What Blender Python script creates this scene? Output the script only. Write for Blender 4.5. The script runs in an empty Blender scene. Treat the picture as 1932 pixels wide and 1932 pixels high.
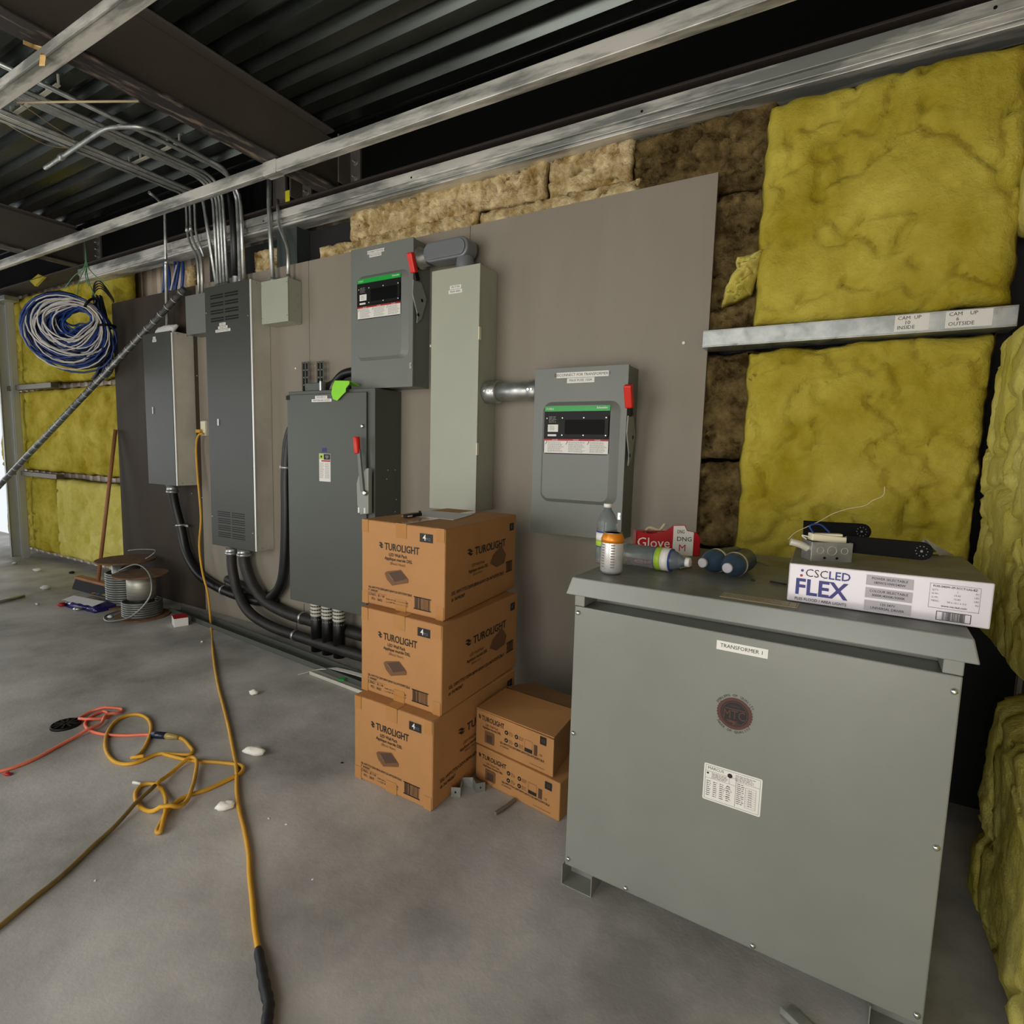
import bpy, math, random
from mathutils import Vector, Matrix, noise

# ------------------------------------------------------------------ camera
CAM = Vector((0.0, -2.49, 1.29))
RX = Vector((0.86224165, 0.50579993, 0.02656614))
UP = Vector((-0.07659485, 0.0783652, 0.99397793))
BK = Vector((0.50067211, -0.859084, 0.10631142))
FPX = 1058.05
cd = bpy.data.cameras.new('camera')
cam = bpy.data.objects.new('camera', cd)
bpy.context.scene.collection.objects.link(cam)
cd.sensor_width = 36.0
cd.lens = 36.0 * FPX / 1932.0
cd.clip_start = 0.02
cam.matrix_world = Matrix(((RX.x, UP.x, BK.x, CAM.x), (RX.y, UP.y, BK.y, CAM.y), (RX.z, UP.z, BK.z, CAM.z), (0, 0, 0, 1)))
sc = bpy.context.scene
sc.camera = cam
# ------------------------------------------------------------------ world, lights, exposure
w = bpy.data.worlds.new('daylight')
sc.world = w
w.use_nodes = True
bg = w.node_tree.nodes['Background']
bg.inputs[0].default_value = (0.93, 0.97, 1.0, 1)
bg.inputs[1].default_value = 1.0


def area(name, loc, target, sx, sy, power, color, spread=180):
    l = bpy.data.lights.new(name, 'AREA')
    l.shape = 'RECTANGLE'
    l.size = sx
    l.size_y = sy
    l.energy = power
    l.color = color
    l.spread = math.radians(spread)
    o = bpy.data.objects.new(name, l)
    sc.collection.objects.link(o)
    o.location = loc
    d = Vector(target) - Vector(loc)
    o.rotation_euler = d.to_track_quat('-Z', 'Y').to_euler()
    return o


sun = bpy.data.lights.new('sun', 'SUN')
sun.energy = 10
sun.angle = math.radians(0.6)
sun.color = (1.0, 0.93, 0.82)
suno = bpy.data.objects.new('sun', sun)
sc.collection.objects.link(suno)
suno.rotation_euler = Vector((0.0, 0.27, -1.0)).to_track_quat('-Z', 'Y').to_euler()
area('daylight_doorway', (-2.65, -4.02, 1.55), (-2.65, 0, 1.75), 2.1, 2.2, 52, (1.0, 0.965, 0.90))
area('daylight_side_door', (-0.15, -4.02, 1.05), (-0.15, 0, 1.05), 1.3, 1.9, 34, (1.0, 0.965, 0.90))
area('daylight_doorway', (-7.3, -4.02, 1.35), (-6.5, 0, 0.9), 2.6, 2.2, 34, (0.95, 0.97, 1.0))
area('daylight_end_opening', (-11.6, -1.6, 1.5), (-5.0, -1.2, 1.0), 2.6, 2.2, 45, (0.95, 0.97, 1.0))
sc.view_settings.view_transform = 'Standard'
sc.view_settings.look = 'None'
sc.view_settings.gamma = 1.0
sc.view_settings.use_curve_mapping = False
sc.view_settings.exposure = -0.03
sc.cycles.use_denoising = True
sc.cycles.max_bounces = 8
sc.cycles.sample_clamp_indirect = 4.0

# ------------------------------------------------------------------ helpers
rnd = random.Random(7)
COL = sc.collection


def at(px, py, x=None, y=None, z=None):
    d = RX * (px - 966) + UP * (966 - py) - BK * FPX
    if y is not None:
        t = (y - CAM.y) / d.y
    elif z is not None:
        t = (z - CAM.z) / d.z
    else:
        t = (x - CAM.x) / d.x
    return CAM + d * t


def lin(h):
    h = h.lstrip('#')
    r = []
    for i in (0, 2, 4):
        c = int(h[i:i + 2], 16) / 255
        r.append(c / 12.92 if c < 0.04045 else ((c + 0.055) / 1.055) ** 2.4)
    return (r[0], r[1], r[2], 1)


MATS = {}


def mat(name, hexc, rough=0.6, metal=0.0, var=0.0, scale=6.0, bump=0.0, bscale=40.0, hex2=None, stretch=None, trans=0.0, alpha=1.0, detail=6, rvar=0.0, bdist=0.01, lo=0.35, hi=0.65, spec=None, coat=0.0):
    if name in MATS:
        return MATS[name]
    m = bpy.data.materials.new(name)
    m.use_nodes = True
    nt = m.node_tree
    b = nt.nodes['Principled BSDF']
    b.inputs['Roughness'].default_value = rough
    b.inputs['Metallic'].default_value = metal
    if spec is not None:
        b.inputs['Specular IOR Level'].default_value = spec
    if coat:
        b.inputs['Coat Weight'].default_value = coat
        b.inputs['Coat Roughness'].default_value = 0.15
    if trans:
        b.inputs['Transmission Weight'].default_value = trans
        b.inputs['IOR'].default_value = 1.06 if trans >= 1 else 1.3
    if alpha < 1:
        b.inputs['Alpha'].default_value = alpha
    base = lin(hexc)
    b.inputs['Base Color'].default_value = base
    m.diffuse_color = base
    if var or hex2 or bump or rvar:
        tc = nt.nodes.new('ShaderNodeTexCoord')
        mp = nt.nodes.new('ShaderNodeMapping')
        nt.links.new(tc.outputs['Object'], mp.inputs[0])
        if stretch:
            mp.inputs['Scale'].default_value = stretch
    if var or hex2:
        n = nt.nodes.new('ShaderNodeTexNoise')
        n.inputs['Scale'].default_value = scale
        n.inputs['Detail'].default_value = detail
        n.inputs['Roughness'].default_value = 0.6
        nt.links.new(mp.outputs[0], n.inputs['Vector'])
        r = nt.nodes.new('ShaderNodeValToRGB')
        r.color_ramp.elements[0].position = lo
        r.color_ramp.elements[1].position = hi
        if hex2:
            c0, c1 = base, lin(hex2)
        else:
            c0 = tuple(max(0, v * (1 - var)) for v in base[:3]) + (1,)
            c1 = tuple(min(1, v * (1 + var)) for v in base[:3]) + (1,)
        r.color_ramp.elements[0].color = c0
        r.color_ramp.elements[1].color = c1
        nt.links.new(n.outputs['Fac'], r.inputs[0])
        nt.links.new(r.outputs[0], b.inputs['Base Color'])
    if rvar:
        n3 = nt.nodes.new('ShaderNodeTexNoise')
        n3.inputs['Scale'].default_value = scale * 1.7
        n3.inputs['Detail'].default_value = 5
        nt.links.new(mp.outputs[0], n3.inputs['Vector'])
        mr = nt.nodes.new('ShaderNodeMapRange')
        mr.inputs['From Min'].default_value = 0.3
        mr.inputs['From Max'].default_value = 0.7
        mr.inputs['To Min'].default_value = max(0.05, rough - rvar)
        mr.inputs['To Max'].default_value = min(1, rough + rvar)
        nt.links.new(n3.outputs['Fac'], mr.inputs['Value'])
        nt.links.new(mr.outputs[0], b.inputs['Roughness'])
    if bump:
        n2 = nt.nodes.new('ShaderNodeTexNoise')
        n2.inputs['Scale'].default_value = bscale
        n2.inputs['Detail'].default_value = 8
        n2.inputs['Roughness'].default_value = 0.65
        nt.links.new(mp.outputs[0], n2.inputs['Vector'])
        bp = nt.nodes.new('ShaderNodeBump')
        bp.inputs['Strength'].default_value = bump
        bp.inputs['Distance'].default_value = bdist
        nt.links.new(n2.outputs['Fac'], bp.inputs['Height'])
        nt.links.new(bp.outputs[0], b.inputs['Normal'])
    MATS[name] = m
    return m


class MB:
    def __init__(s, xf=None):
        s.v, s.f, s.mi, s.sm, s.cur, s.smooth, s.xf = [], [], [], [], 0, False, xf

    def add(s, vs, fs, smooth=None):
        b = len(s.v)
        for p in vs:
            p = Vector(p)
            s.v.append(s.xf @ p if s.xf else p)
        for f in fs:
            s.f.append([b + i for i in f])
            s.mi.append(s.cur)
            s.sm.append(s.smooth if smooth is None else smooth)
        return s

    def box(s, x0, x1, y0, y1, z0, z1):
        vs = [(x, y, z) for z in (z0, z1) for y in (y0, y1) for x in (x0, x1)]
        return s.add(vs, [(0, 2, 3, 1), (4, 5, 7, 6), (0, 1, 5, 4), (2, 6, 7, 3), (0, 4, 6, 2), (1, 3, 7, 5)], False)

    def hexa(s, b, t):
        """b, t: four bottom and four top corners, counter-clockwise from above"""
        vs = list(b) + list(t)
        return s.add(vs, [(3, 2, 1, 0), (4, 5, 6, 7), (0, 1, 5, 4), (1, 2, 6, 5), (2, 3, 7, 6), (3, 0, 4, 7)], False)

    def obox(s, c, ax, ay, az):
        c, ax, ay, az = Vector(c), Vector(ax), Vector(ay), Vector(az)
        vs = [c + ax * i + ay * j + az * k for k in (-1, 1) for j in (-1, 1) for i in (-1, 1)]
        return s.add(vs, [(0, 2, 3, 1), (4, 5, 7, 6), (0, 1, 5, 4), (2, 6, 7, 3), (0, 4, 6, 2), (1, 3, 7, 5)], False)

    def prism(s, poly, d, smooth=False):
        """poly: 3d points of one face, extruded by vector d"""
        n = len(poly)
        d = Vector(d)
        vs = [Vector(p) for p in poly] + [Vector(p) + d for p in poly]
        fs = [tuple(range(n)), tuple(reversed(range(n, 2 * n)))]
        s.add(vs, fs, False)
        b = len(s.v) - 2 * n
        for i in range(n):
            j = (i + 1) % n
            s.f.append([b + i, b + n + i, b + n + j, b + j])
            s.mi.append(s.cur)
            s.sm.append(smooth)
        return s

    def tube(s, pts, r, n=10, closed=False, smooth=True, cap=True):
        pts = [Vector(p) for p in pts]
        m = len(pts)
        rr = r if isinstance(r, (list, tuple)) else [r] * m
        tang = []
        for i in range(m):
            if closed:
                t = pts[(i + 1) % m] - pts[i - 1]
            else:
                t = pts[min(i + 1, m - 1)] - pts[max(i - 1, 0)]
            tang.append(t.normalized() if t.length > 1e-9 else Vector((0, 0, 1)))
        a = tang[0].orthogonal().normalized()
        vs = []
        for i in range(m):
            a = (a - tang[i] * a.dot(tang[i]))
            a = a.normalized() if a.length > 1e-6 else tang[i].orthogonal().normalized()
            b = tang[i].cross(a)
            for k in range(n):
                th = 2 * math.pi * k / n
                vs.append(pts[i] + (a * math.cos(th) + b * math.sin(th)) * rr[i])
        fs = []
        for i in range(m if closed else m - 1):
            i2 = (i + 1) % m
            for k in range(n):
                k2 = (k + 1) % n
                fs.append((i * n + k, i * n + k2, i2 * n + k2, i2 * n + k))
        s.add(vs, fs, smooth)
        if cap and not closed:
            b = len(s.v) - m * n
            s.f.append([b + k for k in reversed(range(n))])
            s.f.append([b + (m - 1) * n + k for k in range(n)])
            s.mi += [s.cur] * 2
            s.sm += [False] * 2
        return s

    def lathe(s, o, axis, prof, n=24, smooth=True):
        """prof: list of (radius, height along the axis)"""
        o, ax = Vector(o), Vector(axis).normalized()
        a = ax.orthogonal().normalized()
        b = ax.cross(a)
        vs, fs = [], []
        for r, h in prof:
            for k in range(n):
                th = 2 * math.pi * k / n
                vs.append(o + ax * h + (a * math.cos(th) + b * math.sin(th)) * max(r, 1e-5))
        for i in range(len(prof) - 1):
            for k in range(n):
                k2 = (k + 1) % n
                fs.append((i * n + k, i * n + k2, (i + 1) * n + k2, (i + 1) * n + k))
        s.add(vs, fs, smooth)
        b0 = len(s.v) - len(prof) * n
        for i, rev in ((0, True), (len(prof) - 1, False)):
            if prof[i][0] > 1e-4:
                ids = [b0 + i * n + k for k in range(n)]
                s.f.append(ids[::-1] if rev else ids)
                s.mi.append(s.cur)
                s.sm.append(False)
        return s

    def build(s, name, mats, parent=None, label=None, bevel=0, seg=2, loc=None, angle=35):
        if not isinstance(mats, (list, tuple)):
            mats = [mats]
        me = bpy.data.meshes.new(name)
        off = Vector((0, 0, 0))
        if parent is None and loc is not None:
            off = Vector(loc)
        me.from_pydata([tuple(v - off) for v in s.v], [], s.f)
        for i, p in enumerate(me.polygons):
            p.material_index = s.mi[i]
            p.use_smooth = s.sm[i]
        for m in mats:
            me.materials.append(m)
        me.update()
        o = bpy.data.objects.new(name, me)
        COL.objects.link(o)
        if loc is not None and parent is None:
            o.location = loc
        if parent is not None:
            o.parent = parent
            o.matrix_parent_inverse = Matrix.Translation(-WLOC.get(parent.name, Vector((0, 0, 0))))
        else:
            WLOC[o.name] = off
        if label:
            o['label'] = label
        if bevel:
            bm = o.modifiers.new('bevel', 'BEVEL')
            bm.width = bevel
            bm.segments = seg
            bm.limit_method = 'ANGLE'
            bm.angle_limit = math.radians(angle)
            bm.harden_normals = False
        return o


WLOC = {}


def thing(name, label, cat, loc, group=None):
    o = bpy.data.objects.new(name, None)
    COL.objects.link(o)
    o.location = loc
    o.empty_display_size = 0.05
    WLOC[o.name] = Vector(loc)
    o['label'] = label
    o['category'] = cat
    if group:
        o['group'] = group
    return o


def tag(o, label, cat, group=None, kind=None):
    o['label'] = label
    o['category'] = cat
    if group:
        o['group'] = group
    if kind:
        o['kind'] = kind
    return o


def struct(o, label=None):
    o['kind'] = 'structure'
    if label:
        o['label'] = label
    return o


def catmull(pts, k=6, closed=False):
    pts = [Vector(p) for p in pts]
    n = len(pts)
    out = []
    for i in range(n if closed else n - 1):
        p0 = pts[(i - 1) % n] if closed or i > 0 else pts[0]
        p1 = pts[i]
        p2 = pts[(i + 1) % n]
        p3 = pts[(i + 2) % n] if closed or i + 2 < n else pts[-1]
        for j in range(k):
            t = j / k
            out.append(0.5 * ((2 * p1) + (p2 - p0) * t + (2 * p0 - 5 * p1 + 4 * p2 - p3) * t * t + (3 * p1 - p0 - 3 * p2 + p3) * t ** 3))
    if not closed:
        out.append(pts[-1])
    return out


def fillet(pts, rad, k=7):
    pts = [Vector(p) for p in pts]
    out = [pts[0]]
    for i in range(1, len(pts) - 1):
        a, b, c = pts[i - 1], pts[i], pts[i + 1]
        u, v = (a - b), (c - b)
        r = min(rad, u.length * 0.49, v.length * 0.49)
        p, q = b + u.normalized() * r, b + v.normalized() * r
        for j in range(k + 1):
            t = j / k
            out.append(p * (1 - t) ** 2 + b * 2 * t * (1 - t) + q * t * t)
    out.append(pts[-1])
    return out


_TX = {}


def text_geo(string, size, align='LEFT', font_x=1.0, bold=0.0):
    key = (string, align, bold)
    if key not in _TX:
        cu = bpy.data.curves.new('tmp_text', 'FONT')
        cu.body = string
        cu.size = 1.0
        cu.align_x = align
        cu.align_y = 'CENTER'
        cu.resolution_u = 2
        cu.offset = bold
        ob = bpy.data.objects.new('tmp_text', cu)
        me = bpy.data.meshes.new_from_object(ob)
        _TX[key] = ([tuple(v.co) for v in me.vertices], [tuple(p.vertices) for p in me.polygons])
        bpy.data.objects.remove(ob)
        bpy.data.curves.remove(cu)
        bpy.data.meshes.remove(me)
    vs, fs = _TX[key]
    return [(x * size * font_x, y * size) for x, y, z in vs], fs


class Face:
    """a flat printable surface: origin, right, up, outward normal"""

    def __init__(s, mb, o, u, v, n=None):
        s.mb, s.o, s.u, s.v = mb, Vector(o), Vector(u), Vector(v)
        s.n = Vector(n) if n is not None else s.u.cross(s.v).normalized()

    def p(s, x, y, h=0.0):
        return s.o + s.u * x + s.v * y + s.n * h

    def rect(s, x0, y0, x1, y1, h=0.0008, mi=0):
        s.mb.cur = mi
        s.mb.add([s.p(x0, y0, h), s.p(x1, y0, h), s.p(x1, y1, h), s.p(x0, y1, h)], [(0, 1, 2, 3)], False)

    def rrect(s, x0, y0, x1, y1, r, h=0.0008, mi=0, thick=0):
        s.poly(rr2(x0, y0, x1, y1, r), h, mi, thick)

    def poly(s, pts, h=0.0008, mi=0, thick=0):
        s.mb.cur = mi
        if thick:
            s.mb.prism([s.p(x, y, h) for x, y in pts], s.n * thick)
        else:
            s.mb.add([s.p(x, y, h) for x, y in pts], [tuple(range(len(pts)))], False)

    def line(s, x0, y0, x1, y1, wd, h=0.001, mi=0):
        d = Vector((x1 - x0, y1 - y0)).normalized() * wd / 2
        s.poly([(x0 - d.y, y0 + d.x), (x0 + d.y, y0 - d.x), (x1 + d.y, y1 - d.x), (x1 - d.y, y1 + d.x)][::-1], h, mi)

    def frame(s, x0, y0, x1, y1, wd, h=0.001, mi=0):
        s.rect(x0, y0, x1, y0 + wd, h, mi)
        s.rect(x0, y1 - wd, x1, y1, h, mi)
        s.rect(x0, y0, x0 + wd, y1, h, mi)
        s.rect(x1 - wd, y0, x1, y1, h, mi)

    def disc(s, x, y, r, h=0.0008, mi=0, n=16, r0=0.0, thick=0):
        pts = [(x + r * math.cos(2 * math.pi * k / n), y + r * math.sin(2 * math.pi * k / n)) for k in range(n)]
        if r0 <= 0:
            s.poly(pts, h, mi, thick)
        else:
            s.mb.cur = mi
            ins = [(x + r0 * math.cos(2 * math.pi * k / n), y + r0 * math.sin(2 * math.pi * k / n)) for k in range(n)]
            s.mb.add([s.p(a, b, h) for a, b in pts + ins], [(k, (k + 1) % n, n + (k + 1) % n, n + k) for k in range(n)], False)

    def text(s, string, x, y, size, align='LEFT', h=0.0012, mi=0, fx=1.0, bold=0.0):
        vs, fs = text_geo(string, size, align, fx, bold)
        s.mb.cur = mi
        s.mb.add([s.p(x + a, y + b, h) for a, b in vs], fs, False)

    def fit(s, string, x0, x1, y, cap, h=0.0008, mi=0, bold=0.012):
        vs, fs = text_geo(string, 1.0, 'LEFT', 1.0, bold)
        xa, xb = min(a for a, b in vs), max(a for a, b in vs)
        kx, ky = (x1 - x0) / (xb - xa), cap / 0.70
        s.mb.cur = mi
        s.mb.add([s.p(x0 + (a - xa) * kx, y + b * ky, h) for a, b in vs], fs, False)

    def arctext(s, string, x, y, r, size, a0, step, h=0.0012, mi=0, inward=False):
        for i, ch in enumerate(string):
            if ch == ' ':
                continue
            th = a0 + step * i
            vs, fs = text_geo(ch, size, 'CENTER')
            ux, uy = (math.sin(th), -math.cos(th)) if not inward else (-math.sin(th), math.cos(th))
            vx, vy = (math.cos(th), math.sin(th)) if not inward else (-math.cos(th), -math.sin(th))
            cx, cy = x + r * math.cos(th), y + r * math.sin(th)
            s.mb.cur = mi
            s.mb.add([s.p(cx + ux * a + vx * b, cy + uy * a + vy * b, h) for a, b in vs], fs, False)

    def lines(s, x0, x1, y0, y1, n, wd, h=0.001, mi=0, seed=1):
        """fine print that cannot be read at this size"""
        r = random.Random(seed)
        for i in range(n):
            y = y1 - (y1 - y0) * (i + 0.5) / n
            x = x0
            end = x1 - (x1 - x0) * r.uniform(0, 0.25)
            while x < end:
                L = r.uniform(2.5, 7) * wd
                s.rect(x, y - wd / 2, min(x + L, end), y + wd / 2, h, mi)
                x += L + wd * 1.1

    def barcode(s, x0, y0, x1, y1, h=0.001, mi=0, seed=3, bars=True):
        r = random.Random(seed)
        if bars:
            e = (y1 - y0) * 0.08
            s.rect(x0, y0, x1, y0 + e, h, mi)
            s.rect(x0, y1 - e, x1, y1, h, mi)
        x = x0 + (x1 - x0) * 0.06
        while x < x1 - (x1 - x0) * 0.06:
            wd = (x1 - x0) * r.choice((0.008, 0.014, 0.024))
            s.rect(x, y0, x + wd, y1, h, mi)
            x += wd + (x1 - x0) * r.choice((0.012, 0.02))


def rr2(x0, y0, x1, y1, r, k=5):
    out = []
    for cx, cy, a in ((x1 - r, y0 + r, -90), (x1 - r, y1 - r, 0), (x0 + r, y1 - r, 90), (x0 + r, y0 + r, 180)):
        for i in range(k + 1):
            t = math.radians(a + 90 * i / k)
            out.append((cx + r * math.cos(t), cy + r * math.sin(t)))
    return out


def fbm(p, f, o=4, s=0.0):
    v, a, t = 0, 1, 0
    for i in range(o):
        v += a * noise.noise(Vector(p) * f + Vector((s, s * 1.7, s * 0.3)))
        t += a
        a *= 0.5
        f *= 2.05
    return v / t


def batt(name, org, u, v, n, W, H, T, seed, rnd_e=0.09, amp=0.03, f=3.0, step=0.016, edge=0.012, crease=0.02, fine=0.0, parent=None, mats=None):
    """a soft insulation blanket: org corner, u across, v up, n towards the room"""
    org, u, v, n = Vector(org), Vector(u), Vector(v), Vector(n)
    nx, nz = max(6, int(W / step)), max(6, int(H / step))
    vs, fs = [], []
    for j in range(nz + 1):
        for i in range(nx + 1):
            a, b = i / nx, j / nz
            x, y = a * W, b * H
            e = min(x, W - x, y, H - y)
            t = min(1, e / rnd_e)
            prof = math.sqrt(max(0, 1 - (1 - t) ** 2))
            q = (x + seed * 3.1, y - seed * 1.3, seed * 7.7)
            big = fbm(q, f, 3, seed)
            cr = abs(fbm(q, f * 1.6, 3, seed + 9.0))
            cr = max(0.0, 1 - cr / 0.09)
            fn = fbm(q, 30, 3, seed) * fine if fine else 0
            d = T * prof + (amp * big - crease * cr * cr + fn) * prof
            k = max(0.0, 1 - e / 0.08)
            ox = fbm((x, y, seed), 9, 3, seed + 2) * edge * 3 * k
            oy = fbm((x, y, seed + 5), 9, 3, seed + 4) * edge * 3 * k
            vs.append(org + u * (x + ox) + v * (y + oy) + n * d)
    for j in range(nz):
        for i in range(nx):
            a = j * (nx + 1) + i
            fs.append((a, a + 1, a + nx + 2, a + nx + 1))
    m = MB()
    # wind towards the room
    if (u.cross(v)).dot(n) < 0:
        fs = [f_[::-1] for f_ in fs]
    m.add(vs, fs, True)
    ring = [i for i in range(nx + 1)] + [j * (nx + 1) + nx for j in range(1, nz + 1)] + [nz * (nx + 1) + i for i in range(nx - 1, -1, -1)] + [j * (nx + 1) for j in range(nz - 1, 0, -1)]
    m.f.append(ring[::-1] if (u.cross(v)).dot(n) > 0 else ring)
    m.mi.append(0)
    m.sm.append(False)
    return m.build(name, mats, parent, loc=None if parent else org + u * W / 2)


X, Y, Z = Vector((1, 0, 0)), Vector((0, 1, 0)), Vector((0, 0, 1))

# ------------------------------------------------------------------ materials
M = {}
M['floor'] = mat('concrete_floor', '#8a8882', 0.58, hex2='#c3c0bb', scale=1.7, bump=0.3, bscale=50, bdist=0.004, detail=12, rvar=0.16, lo=0.36, hi=0.66)
M['ply'] = mat('grey_painted_plywood', '#837b6d', 0.6, scale=2.0, hex2='#8e8678', bump=0.12, bscale=90, bdist=0.002, stretch=(1, 1, 0.25))
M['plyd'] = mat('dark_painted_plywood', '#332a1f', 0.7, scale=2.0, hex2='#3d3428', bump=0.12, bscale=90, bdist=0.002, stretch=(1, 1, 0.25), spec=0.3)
M['plyedge'] = mat('raw_plywood_edge', '#a58a66', 0.8)
M['galv'] = mat('galvanised_steel', '#a3a8a6', 0.38, 0.85, scale=14, hex2='#c6c8c4', rvar=0.12)
M['galvdirty'] = mat('dusty_galvanised_steel', '#898b86', 0.5, 0.45, scale=4, hex2='#dad7cf', rvar=0.1, lo=0.42, hi=0.56, stretch=(0.5, 3, 3), detail=10)
M['galvside'] = mat('spangled_galvanised_side', '#c2bfb1', 0.45, 0.2, scale=5, hex2='#d0cdbf', rvar=0.1)  # base kept pale to stand in for light reflected off the sides
M['deck'] = mat('galvanised_deck', '#3d423f', 0.3, 0.9, scale=5, hex2='#565b58', rvar=0.08, stretch=(0.12, 1, 1))
M['beam'] = mat('primed_steel', '#544f49', 0.6, 0.0, scale=2.5, hex2='#5c564f', rvar=0.1)
M['beamrust'] = mat('scuffed_primed_steel', '#262120', 0.65, 0.0, scale=11, hex2='#8a7866', lo=0.52, hi=0.72, stretch=(3, 0.6, 1))
M['panel'] = mat('grey_enamel', '#70746e', 0.42, 0.0, var=0.04, scale=3, bump=0.03, bscale=400, bdist=0.0005)
M['paneld'] = mat('dark_grey_enamel', '#4e524b', 0.45, 0.0, var=0.04, scale=3, bump=0.03, bscale=400, bdist=0.0005)
M['panell'] = mat('light_grey_enamel', '#a5a898', 0.42, 0.0, var=0.03, scale=3, bump=0.03, bscale=400, bdist=0.0005)
M['trafo'] = mat('transformer_enamel', '#80827b', 0.30, 0.0, var=0.04, scale=5, bump=0.04, bscale=500, bdist=0.0006)
M['trafotop'] = mat('dusty_transformer_lid', '#7b8079', 0.45, 0.0, scale=9, hex2='#5f6055', bump=0.04, bscale=300, bdist=0.0005, lo=0.45, hi=0.7)
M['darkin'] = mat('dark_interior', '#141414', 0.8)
M['black'] = mat('black_plastic', '#0b0b0b', 0.5, spec=0.25)
M['blackm'] = mat('black_coated_steel', '#060606', 0.75, spec=0.15)
M['flex'] = mat('black_jacket', '#111111', 0.38, bump=0.05, bscale=200)
M['flexd'] = mat('dusty_black_jacket', '#1c1a17', 0.55, scale=10, hex2='#2f2b26')
M['white'] = mat('white_label', '#e4e1da', 0.5)
M['ink'] = mat('black_ink', '#151313', 0.6)
M['inkg'] = mat('grey_ink', '#77756f', 0.6)
M['green'] = mat('green_print', '#11a03a', 0.4)
M['red'] = mat('red_plastic', '#d8200f', 0.38)
M['redink'] = mat('red_print', '#a8151b', 0.5)
M['window'] = mat('smoked_window', '#050505', 0.5, spec=0.1)
M['chrome'] = mat('bright_zinc', '#d5d7d6', 0.25, 1.0)
M['edge'] = mat('folded_edge_glint', '#efefe9', 0.3, 0.3)  # edge reflection painted in as a near-white base colour
M['girderm'] = mat('black_girder_paint', '#080808', 0.85, spec=0.1)
M['panelm'] = mat('charcoal_enamel', '#3b3d36', 0.42, 0.0, var=0.04, scale=3, bump=0.03, bscale=400, bdist=0.0005)
M['studm'] = mat('bright_stud_steel', '#b9bcb9', 0.4, 0.35)
M['flangem'] = mat('girder_flange_paint', '#2b221d', 0.7)
M['cordold'] = mat('grimy_cord_jacket', '#7d6838', 0.6, scale=9, hex2='#665429')
M['gripplate'] = mat('handle_plate_enamel', '#8e928b', 0.4)
M['girtd'] = mat('dull_girt_steel', '#5d5546', 0.5, 0.4)
M['card'] = mat('cardboard', '#ad7c49', 0.72, var=0.05, scale=5, bump=0.05, bscale=160, bdist=0.001)
M['cardd'] = mat('cardboard_inner', '#8a6842', 0.8, var=0.06, scale=5)
M['tape'] = mat('packing_tape', '#b07e48', 0.16, coat=0.5)
M['ycard'] = mat('wood_fixture_print', '#6d4a2c', 0.7)
M['yel'] = mat('yellow_fibreglass', '#d8c85c', 0.95, scale=3.5, hex2='#988714', bump=1.0, bscale=26, bdist=0.014, lo=0.25, hi=0.7, spec=0.1)
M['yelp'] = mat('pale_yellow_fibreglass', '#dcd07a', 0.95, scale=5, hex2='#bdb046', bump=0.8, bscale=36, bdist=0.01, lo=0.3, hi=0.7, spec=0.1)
M['wool'] = mat('lit_mineral_wool', '#ffe9b8', 0.97, scale=14, hex2='#a08248', bump=1.0, bscale=60, bdist=0.02, lo=0.32, hi=0.66, spec=0.05)  # lit tone of the wool, light put into the colour
M['wool_shaded'] = mat('shaded_mineral_wool', '#8f7a50', 0.97, scale=14, hex2='#3d3018', bump=1.0, bscale=60, bdist=0.02, lo=0.32, hi=0.66, spec=0.05)  # same wool with shade put into the colour
M['ycord'] = mat('yellow_cord_jacket', '#dca526', 0.5, scale=5, hex2='#bd8d2c')
M['ocord'] = mat('orange_cord_jacket', '#e8785a', 0.5)
M['blackt'] = mat('black_electrical_tape', '#1b1d20', 0.55, bump=0.4, bscale=60, bdist=0.003)
M['bluec'] = mat('blue_cable_jacket', '#1e3f86', 0.4)
M['dkblue'] = mat('dark_blue_cable_jacket', '#0f1c3c', 0.4)
M['whitec'] = mat('white_cable_jacket', '#dcd8d2', 0.45)
M['wood'] = mat('broom_wood', '#9a6840', 0.6, var=0.15, scale=8, stretch=(1, 1, 0.1))
M['spool'] = mat('spool_particle_board', '#7d5f42', 0.85, scale=30, hex2='#5e432b')
M['foam'] = mat('white_foam', '#ece9df', 0.8, bump=0.4, bscale=60)
M['armour'] = mat('armoured_cable', '#7f807b', 0.4, 0.6)
M['paper'] = mat('paper', '#d9d8d6', 0.7)
M['lime'] = mat('lime_cloth', '#8fe03c', 0.8, bump=0.4, bscale=40)
M['siding'] = mat('brown_siding_liner', '#b3a391', 0.6, 0.0)
M['sidingw'] = mat('pale_siding_liner', '#d2c7b6', 0.6, 0.0)
M['clear'] = mat('clear_plastic', '#b4bebf', 0.12, trans=0.75)
M['clearb'] = mat('blue_tinted_plastic', '#3f566b', 0.2, trans=0.35)
M['alu'] = mat('bare_aluminium', '#c9c9c6', 0.3, 0.9)
M['orange'] = mat('orange_print', '#e08a22', 0.35, 0.4)
M['bluel'] = mat('blue_label', '#2f4fa6', 0.4)
M['limel'] = mat('lime_label', '#a8c93a', 0.4)
M['redbox'] = mat('glossy_red_carton', '#b11a22', 0.25, coat=0.4)
M['beige'] = mat('worn_beige_card', '#b8ad8c', 0.8, scale=20, hex2='#cbbf9f')
M['boxw'] = mat('white_printed_carton', '#cfc9d0', 0.25, coat=0.5)
M['boxtop'] = mat('dusty_grey_carton', '#8c8875', 0.75, scale=12, hex2='#7b775f')
M['navy'] = mat('navy_print', '#2a2a78', 0.5)
M['copperink'] = mat('dark_copper_print', '#4f2b20', 0.45)
M['cream'] = mat('cream_plastic', '#e3dcc0', 0.5)
M['purple'] = mat('purple_foil_bag', '#241a5c', 0.3, coat=0.3)
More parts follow.
